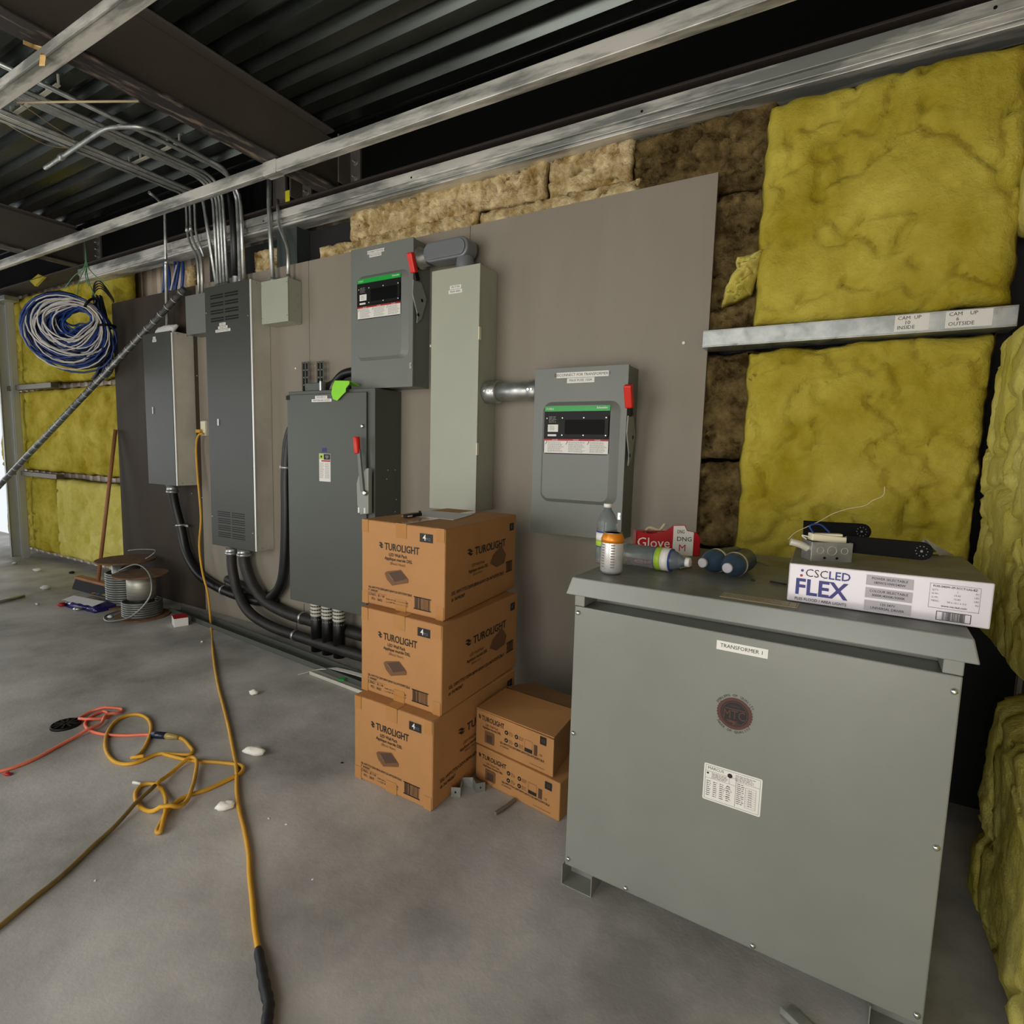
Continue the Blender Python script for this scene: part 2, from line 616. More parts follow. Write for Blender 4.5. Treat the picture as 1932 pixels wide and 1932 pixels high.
M['yellowtag'] = mat('yellow_tag', '#d8d320', 0.5)
M['orangepl'] = mat('tan_plastic', '#c28a4e', 0.6)
M['greenwire'] = mat('green_wire', '#5f9467', 0.5)
M['tanwire'] = mat('tan_wire', '#bfae8a', 0.5)
M['silverprint'] = mat('silver_print', '#aeaab0', 0.5)

# ================================================================== LARGE STRUCTURE
m = MB().box(-14, 3, -9, 0.6, -0.2, 0)
struct(m.build('floor', M['floor']), 'grey broom-swept concrete slab')

# corrugated steel deck overhead
m = MB()
prof = []
yy = 0.14
while yy > -4.0:
    for dy, z in ((0, 3.16), (-0.026, 3.16), (-0.052, 3.118), (-0.124, 3.118)):
        prof.append((yy + dy, z))
    yy -= 0.15
vs = [(x, y, z) for y, z in prof for x in (-14, 3)] + [(x, y, 3.22) for y in (0.14, -4.12) for x in (-14, 3)]
n = len(prof)
fs = [(2 * i, 2 * i + 1, 2 * i + 3, 2 * i + 2) for i in range(n - 1)]
fs += [(2 * n, 2 * n + 2, 2 * n + 3, 2 * n + 1)]
m.add(vs, fs, False)
struct(m.build('ceiling', M['deck']), 'galvanised corrugated steel roof deck')
m = MB().box(-14, 3, -4.12, 0.6, 3.17, 3.3)
struct(m.build('ceiling_slab', M['darkin']))


def ibeam(name, axis, c, z0, z1, fw, a0, a1, tf=0.012, tw=0.009, mats=None):
    m = MB()
    for (u0, u1, p, q, mi) in ((-fw / 2, fw / 2, z0, z0 + tf, 1), (-tw / 2, tw / 2, z0 + tf, z1 - tf, 0), (-fw / 2, fw / 2, z1 - tf, z1, 0)):
        m.cur = mi
        if axis == 'y':
            m.box(c + u0, c + u1, a0, a1, p, q)
        else:
            m.box(a0, a1, c + u0, c + u1, p, q)
    return struct(m.build(name, [M['girderm'] if axis == 'x' else M['beam'], M['flangem'] if axis == 'x' else M['beamrust']], bevel=0.003))


ibeam('ceiling_beam', 'y', -2.75, 2.80, 3.118, 0.14, -4.02, 0.045)
ibeam('ceiling_beam', 'y', -5.89, 2.80, 3.118, 0.14, -4.02, 0.045)
ibeam('ceiling_beam', 'y', -9.03, 2.80, 3.118, 0.14, -4.02, 0.045)
ibeam('wall_girder', 'x', 0.05, 2.79, 3.118, 0.2, -14, 3)

# exterior siding seen through the gaps of the back wall, right wall, rear piers
m = MB()
x = -8.6
k = 0
while x < 3:
    wd = 0.1 if k % 2 == 0 else 0.055
    m.cur = k % 2
    m.box(x, x + wd, 0.30 - (0.012 if k % 2 else 0), 0.34, 0, 3.1)
    x += wd
    k += 1
struct(m.build('wall_back', [M['siding'], M['sidingw']]), 'ribbed siding behind the insulation')
struct(MB().box(0.66, 0.74, -4.1, 0.4, 0, 3.1).build('wall_right', M['siding']), 'ribbed siding behind the corner insulation')
m = MB()
for x0, x1, z0, z1 in ((-14, -8.7, 0, 3.1), (-5.9, -3.8, 0, 3.1), (-1.5, -0.85, 0, 3.1), (0.6, 3, 0, 3.1), (-8.7, -5.9, 2.65, 3.1), (-3.8, -1.5, 2.65, 3.1), (-0.85, 0.6, 2.15, 3.1)):
    m.box(x0, x1, -4.12, -4.04, z0, z1)
struct(m.build('wall_front', M['ply']), 'wall behind the camera with open doorways')

# plywood backing sheets
PX = [-5.41, -4.19, -2.97, -1.745, -0.522]
names = ['darker grey plywood sheet at the left end, behind the coiled cables and left panel',
         'grey plywood sheet behind the tall louvred panel and its black conduits',
         'grey plywood sheet behind the large cabinet and upper left disconnect switch',
         'grey plywood sheet at the right end beside the brown mineral wool']
for i in range(4):
    m = MB().box(PX[i] + 0.0015, PX[i + 1] - 0.0015, 0.0, 0.019, 0.004, 2.443)
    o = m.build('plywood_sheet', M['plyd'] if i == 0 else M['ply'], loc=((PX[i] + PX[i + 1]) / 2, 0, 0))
    tag(o, names[i], 'plywood sheet', 'plywood sheets on the wall')

# steel stud/track work along the ceiling
m = MB()
m.box(-5.9, 2.5, -0.03, 0.09, 2.727, 2.776)
m.box(-5.9, 2.5, -0.018, 0.08, 2.700, 2.727)
m.box(-5.9, 2.5, -0.012, 0.08, 2.690, 2.700)
m.box(-5.9, 2.5, -0.026, 0.08, 2.678, 2.690)
t = thing('wall_track', 'long galvanised deflection track running under the black girder at wall top', 'steel track', (-1.7, 0, 2.678))
m.build('track', M['galvdirty'], t, bevel=0.0025)
for px, py in ((497, 417), (776, 335), (1211, 210), (1878, 14)):
    MB().lathe(at(px, py, y=-0.031), (0, -1, 0), [(0.0055, 0), (0.0055, 0.0012)], 12).build('bolt_hole', M['black'], t)


def cstud(name, pts, wd, dp, mt, label, cat, group=None, holes=None):
    pass


t = thing('ceiling_stud', 'long dusty galvanised stud hung below the beams, in front of the wall track', 'steel stud', (-3.0, -0.42, 2.73))
m = MB()
m.box(-7.2, -2.79, -0.425, -0.3885, 2.738, 2.80)
m.box(-2.80, 2.4, -0.430, -0.384, 2.733, 2.796)
m.build('stud', M['galvdirty'], t, bevel=0.003)
m = MB()
m.box(-2.805, -2.70, -0.434, -0.382, 2.729, 2.798)
m.build('splice', M['galvdirty'], t, bevel=0.002)

t = thing('ceiling_stud', 'wide galvanised stud hung from a bent strap at the top left corner', 'steel stud', (-3.0, -1.4, 2.73))
m = MB()
m.box(-5.0, 1.2, -1.432, -1.371, 2.726, 2.730)
m.box(-5.0, 1.2, -1.432, -1.428, 2.730, 2.764)
m.box(-5.0, 1.2, -1.375, -1.371, 2.730, 2.764)
m.box(-5.0, 1.2, -1.436, -1.426, 2.7225, 2.7265)
m.build('stud', M['galvdirty'], t, bevel=0.003)
m = MB()
m.add([], [])
sp = [(-2.83, -1.475, 2.797), (-2.80, -1.40, 2.797)]
q = [at(43, 77, z=2.796), at(60, 84, z=2.796), at(77, 92, z=2.793), at(81, 103, y=-1.438), at(79, 124, y=-1.438)]
sdv = [RX * 0.0 + UP * 0.011, UP * 0.011, (UP * 0.6 + RX * 0.8) * 0.011, RX * 0.011, RX * 0.011]
th_ = BK * -0.003
for i in range(4):
    a, b, c, d = q[i] - sdv[i], q[i + 1] - sdv[i + 1], q[i + 1] + sdv[i + 1], q[i] + sdv[i]
    m.hexa([a, b, c, d], [v_ + th_ for v_ in (a, b, c, d)])
m.build('hanger_strap', mat('rusty_strap', '#c39a55', 0.5, 0.3, scale=12, hex2='#d8c498'), t, bevel=0.001)

# connection angles with bolts on the girder
def clip_angle(xc, label, nb=3, z0=2.82, z1=3.08):
    t = thing('clip_angle', label, 'bolted angle', (xc, -0.0, z0))
    m = MB().box(xc - 0.045, xc + 0.045, 0.028, 0.044, z0, z1)
    m.box(xc - 0.045, xc - 0.033, -0.06, 0.035, z0, z1)
    m.build('angle', M['beam'], t, bevel=0.002)
    for i in range(nb):
        z = z0 + 0.045 + i * (z1 - z0 - 0.09) / (nb - 1)
        m = MB().lathe((xc + 0.01, 0.03, z), (0, -1, 0), [(0.018, 0), (0.018, 0.003), (0.012, 0.003), (0.012, 0.012)], 6 if i < 0 else 12, False)
        m.lathe((xc + 0.01, 0.02, z), (0, -1, 0), [(0.007, 0), (0.007, 0.02)], 8)
        m.build('bolt', M['galv'], t)


clip_angle(-2.60, 'black bolted angle joining the near beam to the wall girder', 3)
clip_angle(-5.66, 'black bolted angle under the left beam, above the cable coil', 4)
clip_angle(-3.02, 'bolted angle behind the column top beside the yellow tag', 3)

# steel column
t = thing('steel_column', 'dark galvanised column rising behind the two small-box conduits', 'column', (-3.22, 0.06, 0))
m = MB().box(-3.30, -3.10, 0.022, 0.028, 0, 2.68)
m.box(-3.30, -3.294, 0.022, 0.12, 0, 2.68).box(-3.106, -3.10, 0.022, 0.12, 0, 2.68)
m.build('flange', mat('column_paint', '#4d5552', 0.45, 0.5), t, bevel=0.002)
m = MB().box(-3.30, -3.18, 0.0, 0.02, 2.69, 3.1)
m.build('web', M['beam'], t, bevel=0.002)
o = MB().box(-3.125, -3.085, -0.044, -0.04, 2.80, 2.87).build('hanging_tag', M['yellowtag'], loc=(-3.1, -0.04, 2.8), bevel=0.001)
tag(o, 'small yellow tag hanging at the column top under the girder', 'tag')

# ------------------------------------------------------------------ mineral wool
WOOL = [
    ((-2.66, 0.030, 2.52), 1.33, 0.175, 'tan mineral wool block under the track, above the upper left disconnect'),
    ((-2.92, 0.028, 2.36), 1.20, 0.18, 'torn tan mineral wool strip just above the plywood at upper left'),
    ((-1.72, 0.028, 2.36), 0.87, 0.16, 'torn mineral wool strip above the plywood between fitting and right sheet'),
    ((-1.33, 0.032, 2.50), 0.43, 0.19, 'rounded mineral wool block in middle of the strip under the track'),
    ((-0.90, 0.034, 2.36), 0.58, 0.33, 'brown mineral wool block above the top right corner of the plywood'),
    ((-0.60, 0.030, 1.80), 0.32, 0.57, 'brown mineral wool between plywood edge and upper yellow batt'),
    ((-0.60, 0.026, 1.28), 0.32, 0.45, 'mineral wool piece in shade colour directly below the labelled steel girt'),
    ((-0.60, 0.028, 0.90), 0.32, 0.38, 'mineral wool piece in shade colour beside the transformer bottles and red carton'),
    ((-3.56, 0.030, 2.34), 0.27, 0.26, 'ragged tan mineral wool tuft left of the column'),
    ((-4.40, 0.045, 2.33), 0.09, 0.30, 'narrow mineral wool scrap by the pale siding above the left panel'),
]
for i, (o_, W_, H_, lb) in enumerate(WOOL):
    o = batt('mineral_wool_batt', (o_[0], o_[1] + 0.038, o_[2]), X, Z, -Y, W_, H_, 0.042, 11 + i, 0.03, 0.03, 6, 0.012 if W_ < 1 else 0.014, 0.010, 0.040, 0.016, None, M['wool_shaded'] if 4 <= i <= 7 else M['wool'])  # light falloff along the wall painted by swapping wool tones
    tag(o, lb, 'insulation', 'mineral wool pieces')
o = MB().box(-5.3, 0.5, 0.10, 0.14, 0, 2.68).build('wall_sheathing', M['darkin'])
o.data.materials[0] = M['darkin']
struct(o)
# opening in the sheathing at the left where the pale siding shows
bpy.data.objects.remove(o)
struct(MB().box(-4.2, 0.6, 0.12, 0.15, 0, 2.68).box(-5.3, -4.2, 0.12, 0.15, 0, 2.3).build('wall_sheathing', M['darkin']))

# ------------------------------------------------------------------ yellow batts
YB = [
    ((-0.35, -0.0, 1.80), X, Z, -Y, 0.79, 0.83, 0.075, 'large yellow batt at the upper right above the labelled girt', 1.0, 'yel', 0.03),
    ((-0.36, -0.0, 0.80), X, Z, -Y, 0.77, 0.925, 0.075, 'large yellow batt below the labelled girt, behind the transformer', 2.3, 'yel', 0.035),
    ((-0.38, 0.0, 0.0), X, Z, -Y, 0.80, 0.80, 0.06, 'yellow batt low behind the transformer', 3.3, 'yel', 0.03),
    ((0.52, -0.03, 0.74), -Y, Z, -X, 0.95, 0.98, 0.11, 'pale yellow batt bulging from the right wall beside the white carton', 4.1, 'yelp', 0.035),
    ((0.585, -0.42, 0.0), -Y, Z, -X, 1.2, 0.66, 0.17, 'yellow batt slumped on the floor right of the transformer', 5.9, 'yelp', 0.03),  # paler fibreglass makes up for light the transformer blocks
    ((0.50, 0.02, 2.02), -Y, Z, -X, 0.34, 0.30, 0.08, 'pale folded yellow batt corner at the right picture edge', 6.2, 'yelp', 0.03),
    ((-8.3, 0.20, 1.86), X, Z, -Y, 2.42, 0.92, 0.07, 'top yellow batt at left, behind the blue cable coil', 7.4, 'yel', 0.03),
    ((-8.3, 0.20, 0.95), X, Z, -Y, 2.93, 0.86, 0.08, 'middle yellow batt at left between the two girts', 8.8, 'yel', 0.04),
    ((-7.02, 0.20, 0.07), X, Z, -Y, 1.63, 0.83, 0.08, 'bottom pale yellow batt at left beside the broom handle', 9.1, 'yelp', 0.02),
    ((-8.3, 0.20, 0.07), X, Z, -Y, 1.25, 0.83, 0.07, 'bottom yellow batt behind the far left steel studs', 10.1, 'yel', 0.03),
    ((-5.88, 0.18, 1.86), X, Z, -Y, 0.50, 0.90, 0.09, 'yellow batt end curling beside the plywood top left corner', 12.7, 'yel', 0.03),
]
for o_, u_, v_, n_, W_, H_, T_, lb, sd, mt, am in YB:
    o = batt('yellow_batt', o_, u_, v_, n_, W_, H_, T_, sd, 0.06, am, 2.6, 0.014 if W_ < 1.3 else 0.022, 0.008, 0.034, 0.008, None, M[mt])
    tag(o, lb, 'insulation', 'yellow fibreglass batts')
# torn tuft
o = batt('insulation_tuft', (-0.475, 0.005, 1.895), Vector((0.95, 0, 0.30)).normalized(), Vector((0.30, 0, 1)).normalized(), -Y, 0.12, 0.20, 0.085, 21, 0.05, 0.05, 11, 0.006, 0.018, 0.04, 0.015, None, M['yelp'])
tag(o, 'torn yellow tuft hanging off the left edge of the upper right batt', 'insulation scrap')

# girts
t = thing('steel_girt', 'galvanised girt with two handwritten paper labels between yellow batts', 'steel girt', (-0.05, -0.08, 1.73))
m = MB().box(-0.528, 0.45, -0.084, -0.078, 1.737, 1.797)
m.box(-0.528, 0.45, -0.084, 0.03, 1.733, 1.739).box(-0.528, 0.45, -0.084, -0.06, 1.795, 1.801)
m.build('rail', M['galv'], t, bevel=0.002)
for px0, py0, px1, py1, lns in ((1688, 611, 1751, 632, ('CAM  UP', '10', 'INSIDE')), (1784, 604, 1871, 622, ('CAM    UP', '6', 'OUTSIDE'))):
    a = at(px0, py0 - 2, y=-0.0845)
    b = at(px1, py1 - 6, y=-0.0845)
    wd = b.x - a.x
    m = MB()
    f_ = Face(m, (a.x, -0.0845, 1.742), X, Z, -Y)
    f_.rect(0, 0, wd, 0.054, 0.0006, 0)
    for i, s_ in enumerate(lns):
        f_.text(s_, 0.008 + (0.02 if i == 1 else 0), 0.044 - i * 0.016, 0.017, 'LEFT', 0.0012, 1, bold=0.0)
    m.build('paper_label', [M['white'], M['ink']], t, label='handwritten paper label')
t = tag(MB().box(-7.9, -6.75, 0.045, 0.11, 1.80, 1.85).build('steel_girt', M['girtd'], loc=(-7.3, 0.08, 1.8), bevel=0.002), 'upper short girt crossing behind the far left studs', 'steel girt', 'left girts')
t = tag(MB().box(-7.9, -6.75, 0.045, 0.11, 0.90, 0.945).build('steel_girt', M['girtd'], loc=(-7.3, 0.08, 0.9), bevel=0.002), 'lower short girt crossing behind the far left studs', 'steel girt', 'left girts')

# far left studs
def vstud(x, y, z1, label, d=0.09, w_=0.035, along='y'):
    m = MB()
    if along == 'y':
        m.box(x, x + w_, y, y + 0.003, 0, z1).box(x, x + 0.003, y, y + d, 0, z1).box(x, x + w_, y + d - 0.003, y + d, 0, z1)
    else:
        m.box(x, x + 0.003, y, y + w_, 0, z1).box(x, x + d, y + w_ - 0.003, y + w_, 0, z1).box(x + d - 0.003, x + d, y, y + w_, 0, z1)
    o = m.build('steel_stud', M['studm'], loc=(x, y, 0), bevel=0.001)
    return tag(o, label, 'steel stud', 'far left partition studs')


vstud(-7.80, -0.02, 2.72, 'bright stud third from the left picture edge, front of its pair', 0.09, 0.03)
vstud(-7.62, 0.02, 2.72, 'bright stud nearest the cable coil at far left', 0.035, 0.06, 'x')
vstud(-8.35, -0.35, 2.72, 'stud at the very left picture edge by the bright opening', 0.09, 0.045)
vstud(-8.9, -0.45, 2.72, 'thin stud against the daylight at the left edge', 0.09, 0.045)
m = MB().box(-7.85, -7.48, -0.03, 0.09, 2.70, 2.745)
m.box(-9.3, -7.83, -0.5, -0.4, 2.70, 2.745)
tag(m.build('header_track', M['galv'], loc=(-7.8, -0.1, 2.7), bevel=0.002), 'horizontal steel track capping the far left studs', 'steel track')

# ================================================================== ELECTRICAL ENCLOSURES
def screws(t, pts, r=0.005, mt='chrome', nrm=(0, -1, 0)):
    m = MB()
    for p in pts:
        m.lathe(p, nrm, [(r, 0), (r, 0.0015), (r * 0.5, 0.0025)], 10)
    m.build('screws', M[mt], t)


def tapes(t, f_org, items, nrm=-Y, name='name_label'):
    for x, y, wd, hh, s_ in items:
        m = MB()
        f_ = Face(m, f_org, X, Z, nrm)
        f_.rect(x, y, x + wd, y + hh, 0.0008, 0)
        if s_:
            f_.text(s_, x + wd / 2, y + hh * 0.5, hh * 0.72, 'CENTER', 0.0013, 1, fx=min(1.0, wd * 0.92 / (max(1, len(s_)) * hh * 0.72 * 0.5)))
        m.build(name, [M['white'], M['ink']], t, label='white printed tape label')


def knockouts(t, pts, nrm, mt):
    m = MB()
    nrm = Vector(nrm)
    a = nrm.orthogonal().normalized()
    b = nrm.cross(a)
    for p, r in pts:
        p = Vector(p)
        ring = [p + nrm * 0.0006 + (a * math.cos(2 * math.pi * k / 20) + b * math.sin(2 * math.pi * k / 20)) * r for k in range(20)]
        m.tube(ring, 0.0009, 5, True)
    m.build('knockouts', M[mt], t)


def disconnect(name, x0, z0, label, lines, handle_on=True, tilt=0.0):
    W_, H_, D_ = 0.452, 0.762, 0.140
    t = thing(name, label, 'disconnect switch', (x0 + W_ / 2, -D_, z0), 'fused disconnect switches')
    MB().box(x0 + 0.004, x0 + W_ - 0.004, -D_ + 0.004, -0.001, z0 + 0.003, z0 + H_ - 0.003).build('enclosure', M['panel'], t, bevel=0.002)
    m = MB()
    m.prism([(x0 + a, -D_ - 0.004, z0 + b) for a, b in rr2(0, 0, W_, H_, 0.004, 2)], (0, 0.018, 0))
    # embossed field with sloped shoulders
    o0 = rr2(0.048, 0.152, 0.424, 0.610, 0.045, 6)
    o1 = rr2(0.062, 0.168, 0.386, 0.592, 0.034, 6)
    n_ = len(o0)
    vs = [(x0 + a, -D_ - 0.004, z0 + b) for a, b in o0] + [(x0 + a, -D_ - 0.019, z0 + b) for a, b in o1]
    m.add(vs, [(i, (i + 1) % n_, n_ + (i + 1) % n_, n_ + i) for i in range(n_)], True)
    m.add(vs[n_:], [tuple(range(n_))], False)
    door = m.build('door', M['panel'], t, bevel=0.0015, angle=50)
    m = MB()
    f_ = Face(m, (x0, -D_ - 0.019, z0), X, Z, -Y)
    f_.rrect(0.064, 0.374, 0.384, 0.590, 0.012, 0.0006, 0)
    f_.rect(0.066, 0.566, 0.382, 0.5895, 0.001, 1)
    f_.rect(0.068, 0.378, 0.380, 0.436, 0.001, 2)
    f_.rect(0.066, 0.434, 0.382, 0.442, 0.0012, 3)
    f_.text('FUSIBLE', 0.074, 0.577, 0.011, 'LEFT', 0.0015, 2)
    f_.text('Schneider', 0.372, 0.580, 0.013, 'RIGHT', 0.0015, 2, bold=0.01)
    f_.disc(0.078, 0.535, 0.003, 0.0012, 2)
    f_.lines(0.088, 0.130, 0.515, 0.545, 5, 0.003, 0.0012, 4, 5)
    f_.rect(0.084, 0.474, 0.136, 0.507, 0.0012, 2)
    f_.lines(0.094, 0.12, 0.480, 0.502, 3, 0.002, 0.0016, 4, 8)
    f_.rect(0.084, 0.454, 0.128, 0.463, 0.0012, 2)
    for i in range(3):
        xx = 0.072 + i * 0.104
        f_.text('DANGER', xx + 0.05, 0.438, 0.007, 'CENTER', 0.0016, 2)
        f_.line(xx + 0.002, 0.418, xx + 0.010, 0.430, 0.0025, 0.0014, 5)
        f_.line(xx + 0.010, 0.430, xx + 0.006, 0.432, 0.0025, 0.0014, 5)
        f_.lines(xx + 0.014, xx + 0.098, 0.382, 0.431, 9, 0.0018, 0.0014, 4, 20 + i)
    m.build('front_label', [M['black'], M['green'], M['white'], M['redink'], M['inkg'], M['ink']], door, label='green, black and white switch label')
    m = MB()
    m.prism([(x0 + a, -D_ - 0.020, z0 + b) for a, b in rr2(0.150, 0.449, 0.379, 0.545, 0.01)], (0, -0.006, 0))
    win = m.build('window_frame', M['black'], door)
    m = MB()
    m.prism([(x0 + a, -D_ - 0.0262, z0 + b) for a, b in rr2(0.172, 0.463, 0.362, 0.528, 0.006)], (0, -0.001, 0))
    m.build('window_pane', M['window'], win)
    for a in (0.160, 0.264, 0.369):
        for b in (0.459, 0.536):
            MB().lathe((x0 + a, -D_ - 0.026, z0 + b), (0, -1, 0), [(0.0048, 0), (0.0048, 0.002), (0.002, 0.003)], 10).build('window_screw', M['chrome'], win)
    # operating handle on the right side
    xs = x0 + W_
    m = MB()
    prof = [(-0.155, 0.545), (-0.09, 0.545), (-0.045, 0.47), (-0.085, 0.36), (-0.125, 0.33), (-0.12, 0.375), (-0.160, 0.47)]
    m.prism([(xs + 0.006, y, z0 + z) for y, z in prof], (0.006, 0, 0))
    m.lathe((xs - 0.002, -0.10, z0 + 0.45), (1, 0, 0), [(0.012, 0), (0.012, 0.012)], 14)
    hp = m.build('handle_plate', M['gripplate'], t, bevel=0.002)
    for y, z in ((-0.085, 0.455), (-0.115, 0.375)):
        MB().lathe((xs + 0.0121, y, z0 + z), (1, 0, 0), [(0.009, 0), (0.009, 0.0008)], 14).build('lock_hole', M['black'], hp)
    g = Vector((xs + 0.013, -0.145, z0 + 0.60))
    ax = Vector((0.0, -math.sin(0.35), math.cos(0.35)))
    sd = Vector((0, math.cos(0.35), math.sin(0.35)))
    MB().obox(g + ax * 0.01, X * 0.006, sd * 0.016, ax * 0.068).build('handle_arm', M['black'], hp, bevel=0.003)
    MB().obox(g + ax * 0.03 - sd * 0.012, X * 0.017, sd * 0.015, ax * 0.049).build('handle_grip', M['red'], hp, bevel=0.006, seg=3, label='red handle grip')
    m = MB()
    m.lathe((x0 + 0.440, -D_ - 0.005, z0 + 0.11), (0, -1, 0), [(0.005, 0), (0.005, 0.006)], 10)
    m.box(x0 + 0.434, x0 + 0.446, -D_ - 0.007, -D_ - 0.004, z0 + 0.095, z0 + 0.125)
    m.build('latch', M['alu'], door)
    knockouts(t, [((xs - 0.004, -0.06, z0 + 0.055), 0.030), ((xs - 0.004, -0.06, z0 + 0.055), 0.020), ((xs - 0.004, -0.06, z0 + 0.125), 0.011)], (1, 0, 0), 'panel')
    tapes(t, (x0, -D_ - 0.004, z0), lines)
    return t


disconnect('disconnect_switch', -1.263, 0.913, 'grey disconnect switch lettered for the transformer, lowest and rightmost on the plywood',
           [(0.112, 0.716, 0.250, 0.024, 'DISCONNECT FOR TRANSFORMER 1'), (0.165, 0.692, 0.132, 0.022, 'MAX FUSE 150A')])
disconnect('disconnect_switch', -2.453, 1.622, 'grey disconnect switch mounted high above the large cabinet, red handle up',
           [(0.126, 0.720, 0.125, 0.018, 'DISCONNECT FOR PANEL A'), (0.142, 0.702, 0.088, 0.016, 'MAX FUSE 600A')])

# wiring trough between the two disconnects
t = thing('wiring_trough', 'tall pale grey steel wiring trough standing out between the two disconnects', 'wiring trough', (-1.71, -0.08, 0.985))
MB().box(-1.859, -1.570, -0.158, -0.001, 0.985, 2.184).build('body', M['panell'], t, bevel=0.002)
cv = MB().box(-1.860, -1.567, -0.166, -0.158, 0.985, 2.186).build('cover', M['panell'], t, bevel=0.002)
m = MB()
for z in (1.86, 1.30):
    m.box(-1.569, -1.564, -0.168, -0.150, z - 0.03, z + 0.03)
m.lathe((-1.862, -0.160, 1.82), (-1, -0.6, 0), [(0.007, 0), (0.007, 0.008)], 10)
m.build('latch', M['cream'], cv)
knockouts(t, [((-1.570, -0.05, z), r) for z, r in ((1.93, 0.022), (1.78, 0.012), (1.63, 0.022), (1.53, 0.022), (1.40, 0.022), (1.27, 0.022), (1.15, 0.012), (1.06, 0.022))], (1, 0, 0), 'panell')
tapes(t, (-1.86, -0.166, 0.99), [(0.115, 1.093, 0.068, 0.018, 'SPLITTER'), (0.107, 1.072, 0.082, 0.018, 'MAIN 400A')])

# conduit body (LB fitting)
t = thing('conduit_elbow', 'grey painted conduit elbow body joining the high disconnect to the trough', 'conduit fitting', (-1.8, -0.09, 2.3))
m = MB()
f_ = Face(m, (0, -0.05, 0), X, Z, -Y)
m.prism([(a, -0.045, b) for a, b in rr2(-2.00 + 0.055, 2.245, -1.665, 2.345, 0.045, 6)], (0, -0.09, 0), True)
m.lathe((-1.71, -0.09, 2.19), (0, 0, 1), [(0.046, -0.005), (0.046, 0.03), (0.042, 0.07)], 20)
bd = m.build('body', mat('fitting_enamel', '#6f7376', 0.35, coat=0.3), t, bevel=0.008, seg=3, angle=50)
m = MB()
m.prism([(a, -0.136, b) for a, b in rr2(-1.93, 2.256, -1.68, 2.334, 0.036, 6)], (0, -0.006, 0), True)
m.build('cover', MATS['fitting_enamel'], bd, bevel=0.002)
MB().lathe((-1.998, -0.09, 2.29), (1, 0, 0), [(0.056, 0), (0.056, 0.01), (0.044, 0.012), (0.044, 0.06)], 22).build('locknut', M['galv'], bd)

# short conduit between trough and lower disconnect
t = thing('conduit_nipple', 'short fat galvanised conduit linking the trough to the lower disconnect', 'conduit', (-1.42, -0.085, 1.58))
zc = 1.585
MB().lathe((-1.53, -0.085, zc), (1, 0, 0), [(0.044, 0), (0.044, 0.28)], 28).build('pipe', M['galv'], t)
MB().lathe((-1.572, -0.085, zc), (1, 0, 0), [(0.050, 0), (0.056, 0.008), (0.056, 0.075), (0.05, 0.08)], 28).build('coupling', M['galv'], t)
MB().lathe((-1.315, -0.085, zc), (1, 0, 0), [(0.047, 0), (0.052, 0.004), (0.052, 0.052)], 28).build('coupling', M['galv'], t)
m = MB()
for xx in (-1.545, -1.525, -1.50, -1.30, -1.283):
    m.lathe((xx, -0.1400, zc + 0.0), (0, -1, 0.0), [(0.006, -0.01), (0.006, 0.004)], 8)
m.build('set_screws', M['chrome'], t)

# large floor-to-chest cabinet
x0, x1, z0, z1, D_ = -2.910, -2.204, 0.334, 1.615, 0.212
t = thing('fused_switch_cabinet', 'largest grey switch cabinet, red lever, standing behind the carton stack', 'switch cabinet', (-2.56, -0.1, 0.334))
m = MB().box(x0, x1, -D_, -0.001, z0, z1)
m.build('body', M['paneld'], t, bevel=0.003)
dr = MB().box(x0 + 0.004, x0 + 0.655, -D_ - 0.014, -D_ - 0.001, z0 + 0.006, z1 - 0.020).build('door', M['paneld'], t, bevel=0.004, seg=3)
m = MB().box(x0 - 0.002, x0 + 0.030, -D_ - 0.0155, -D_ - 0.0145, z1 - 0.05, z1 - 0.025)
m.build('corner_sticker', M['black'], dr)
m = MB()
f_ = Face(m, (x0, -D_ - 0.014, z0), X, Z, -Y)
f_.rect(0.306, 0.927, 0.345, 0.951, 0.0008, 4)
f_.rect(0.281, 0.757, 0.375, 0.918, 0.0008, 1)
f_.rect(0.283, 0.885, 0.318, 0.916, 0.0012, 2)
f_.rect(0.320, 0.883, 0.373, 0.916, 0.0012, 0)
f_.disc(0.300, 0.900, 0.007, 0.0015, 0)
f_.poly([(0.333, 0.908), (0.333, 0.898), (0.347, 0.887), (0.361, 0.898), (0.361, 0.908)], 0.0015, 5)
f_.rect(0.300, 0.872, 0.373, 0.880, 0.0012, 3)
f_.lines(0.286, 0.322, 0.775, 0.866, 14, 0.002, 0.0012, 5, 3)
f_.lines(0.330, 0.370, 0.775, 0.866, 14, 0.002, 0.0012, 5, 4)
m.build('warning_label', [M['ink'], M['white'], M['limel'], M['redink'], M['navy'], M['inkg']], dr, label='white warning label with yellow and black head')
MB().lathe((x0 + 0.630, -D_ - 0.014, z0 + 1.075), (0, -1, 0), [(0.011, 0), (0.011, 0.004), (0.006, 0.01)], 14).build('lock', M['chrome'], dr)
yv = -D_ - 0.016
m = MB()
prof = [(0.632, 0.815), (0.652, 0.80), (0.665, 0.825), (0.680, 0.845), (0.702, 0.85), (0.702, 0.60), (0.640, 0.59), (0.618, 0.64), (0.612, 0.76)]
m.prism([(x0 + a, yv, z0 + b) for a, b in prof], (0, -0.03, 0))
hb = m.build('lever_housing', M['gripplate'], t, bevel=0.004)
m = MB().lathe((x0 + 0.686, yv - 0.03, z0 + 0.714), (0, -1, 0), [(0.016, 0), (0.016, 0.01), (0.009, 0.018)], 16)
m.build('lever_pivot', M['chrome'], hb)
m = MB()
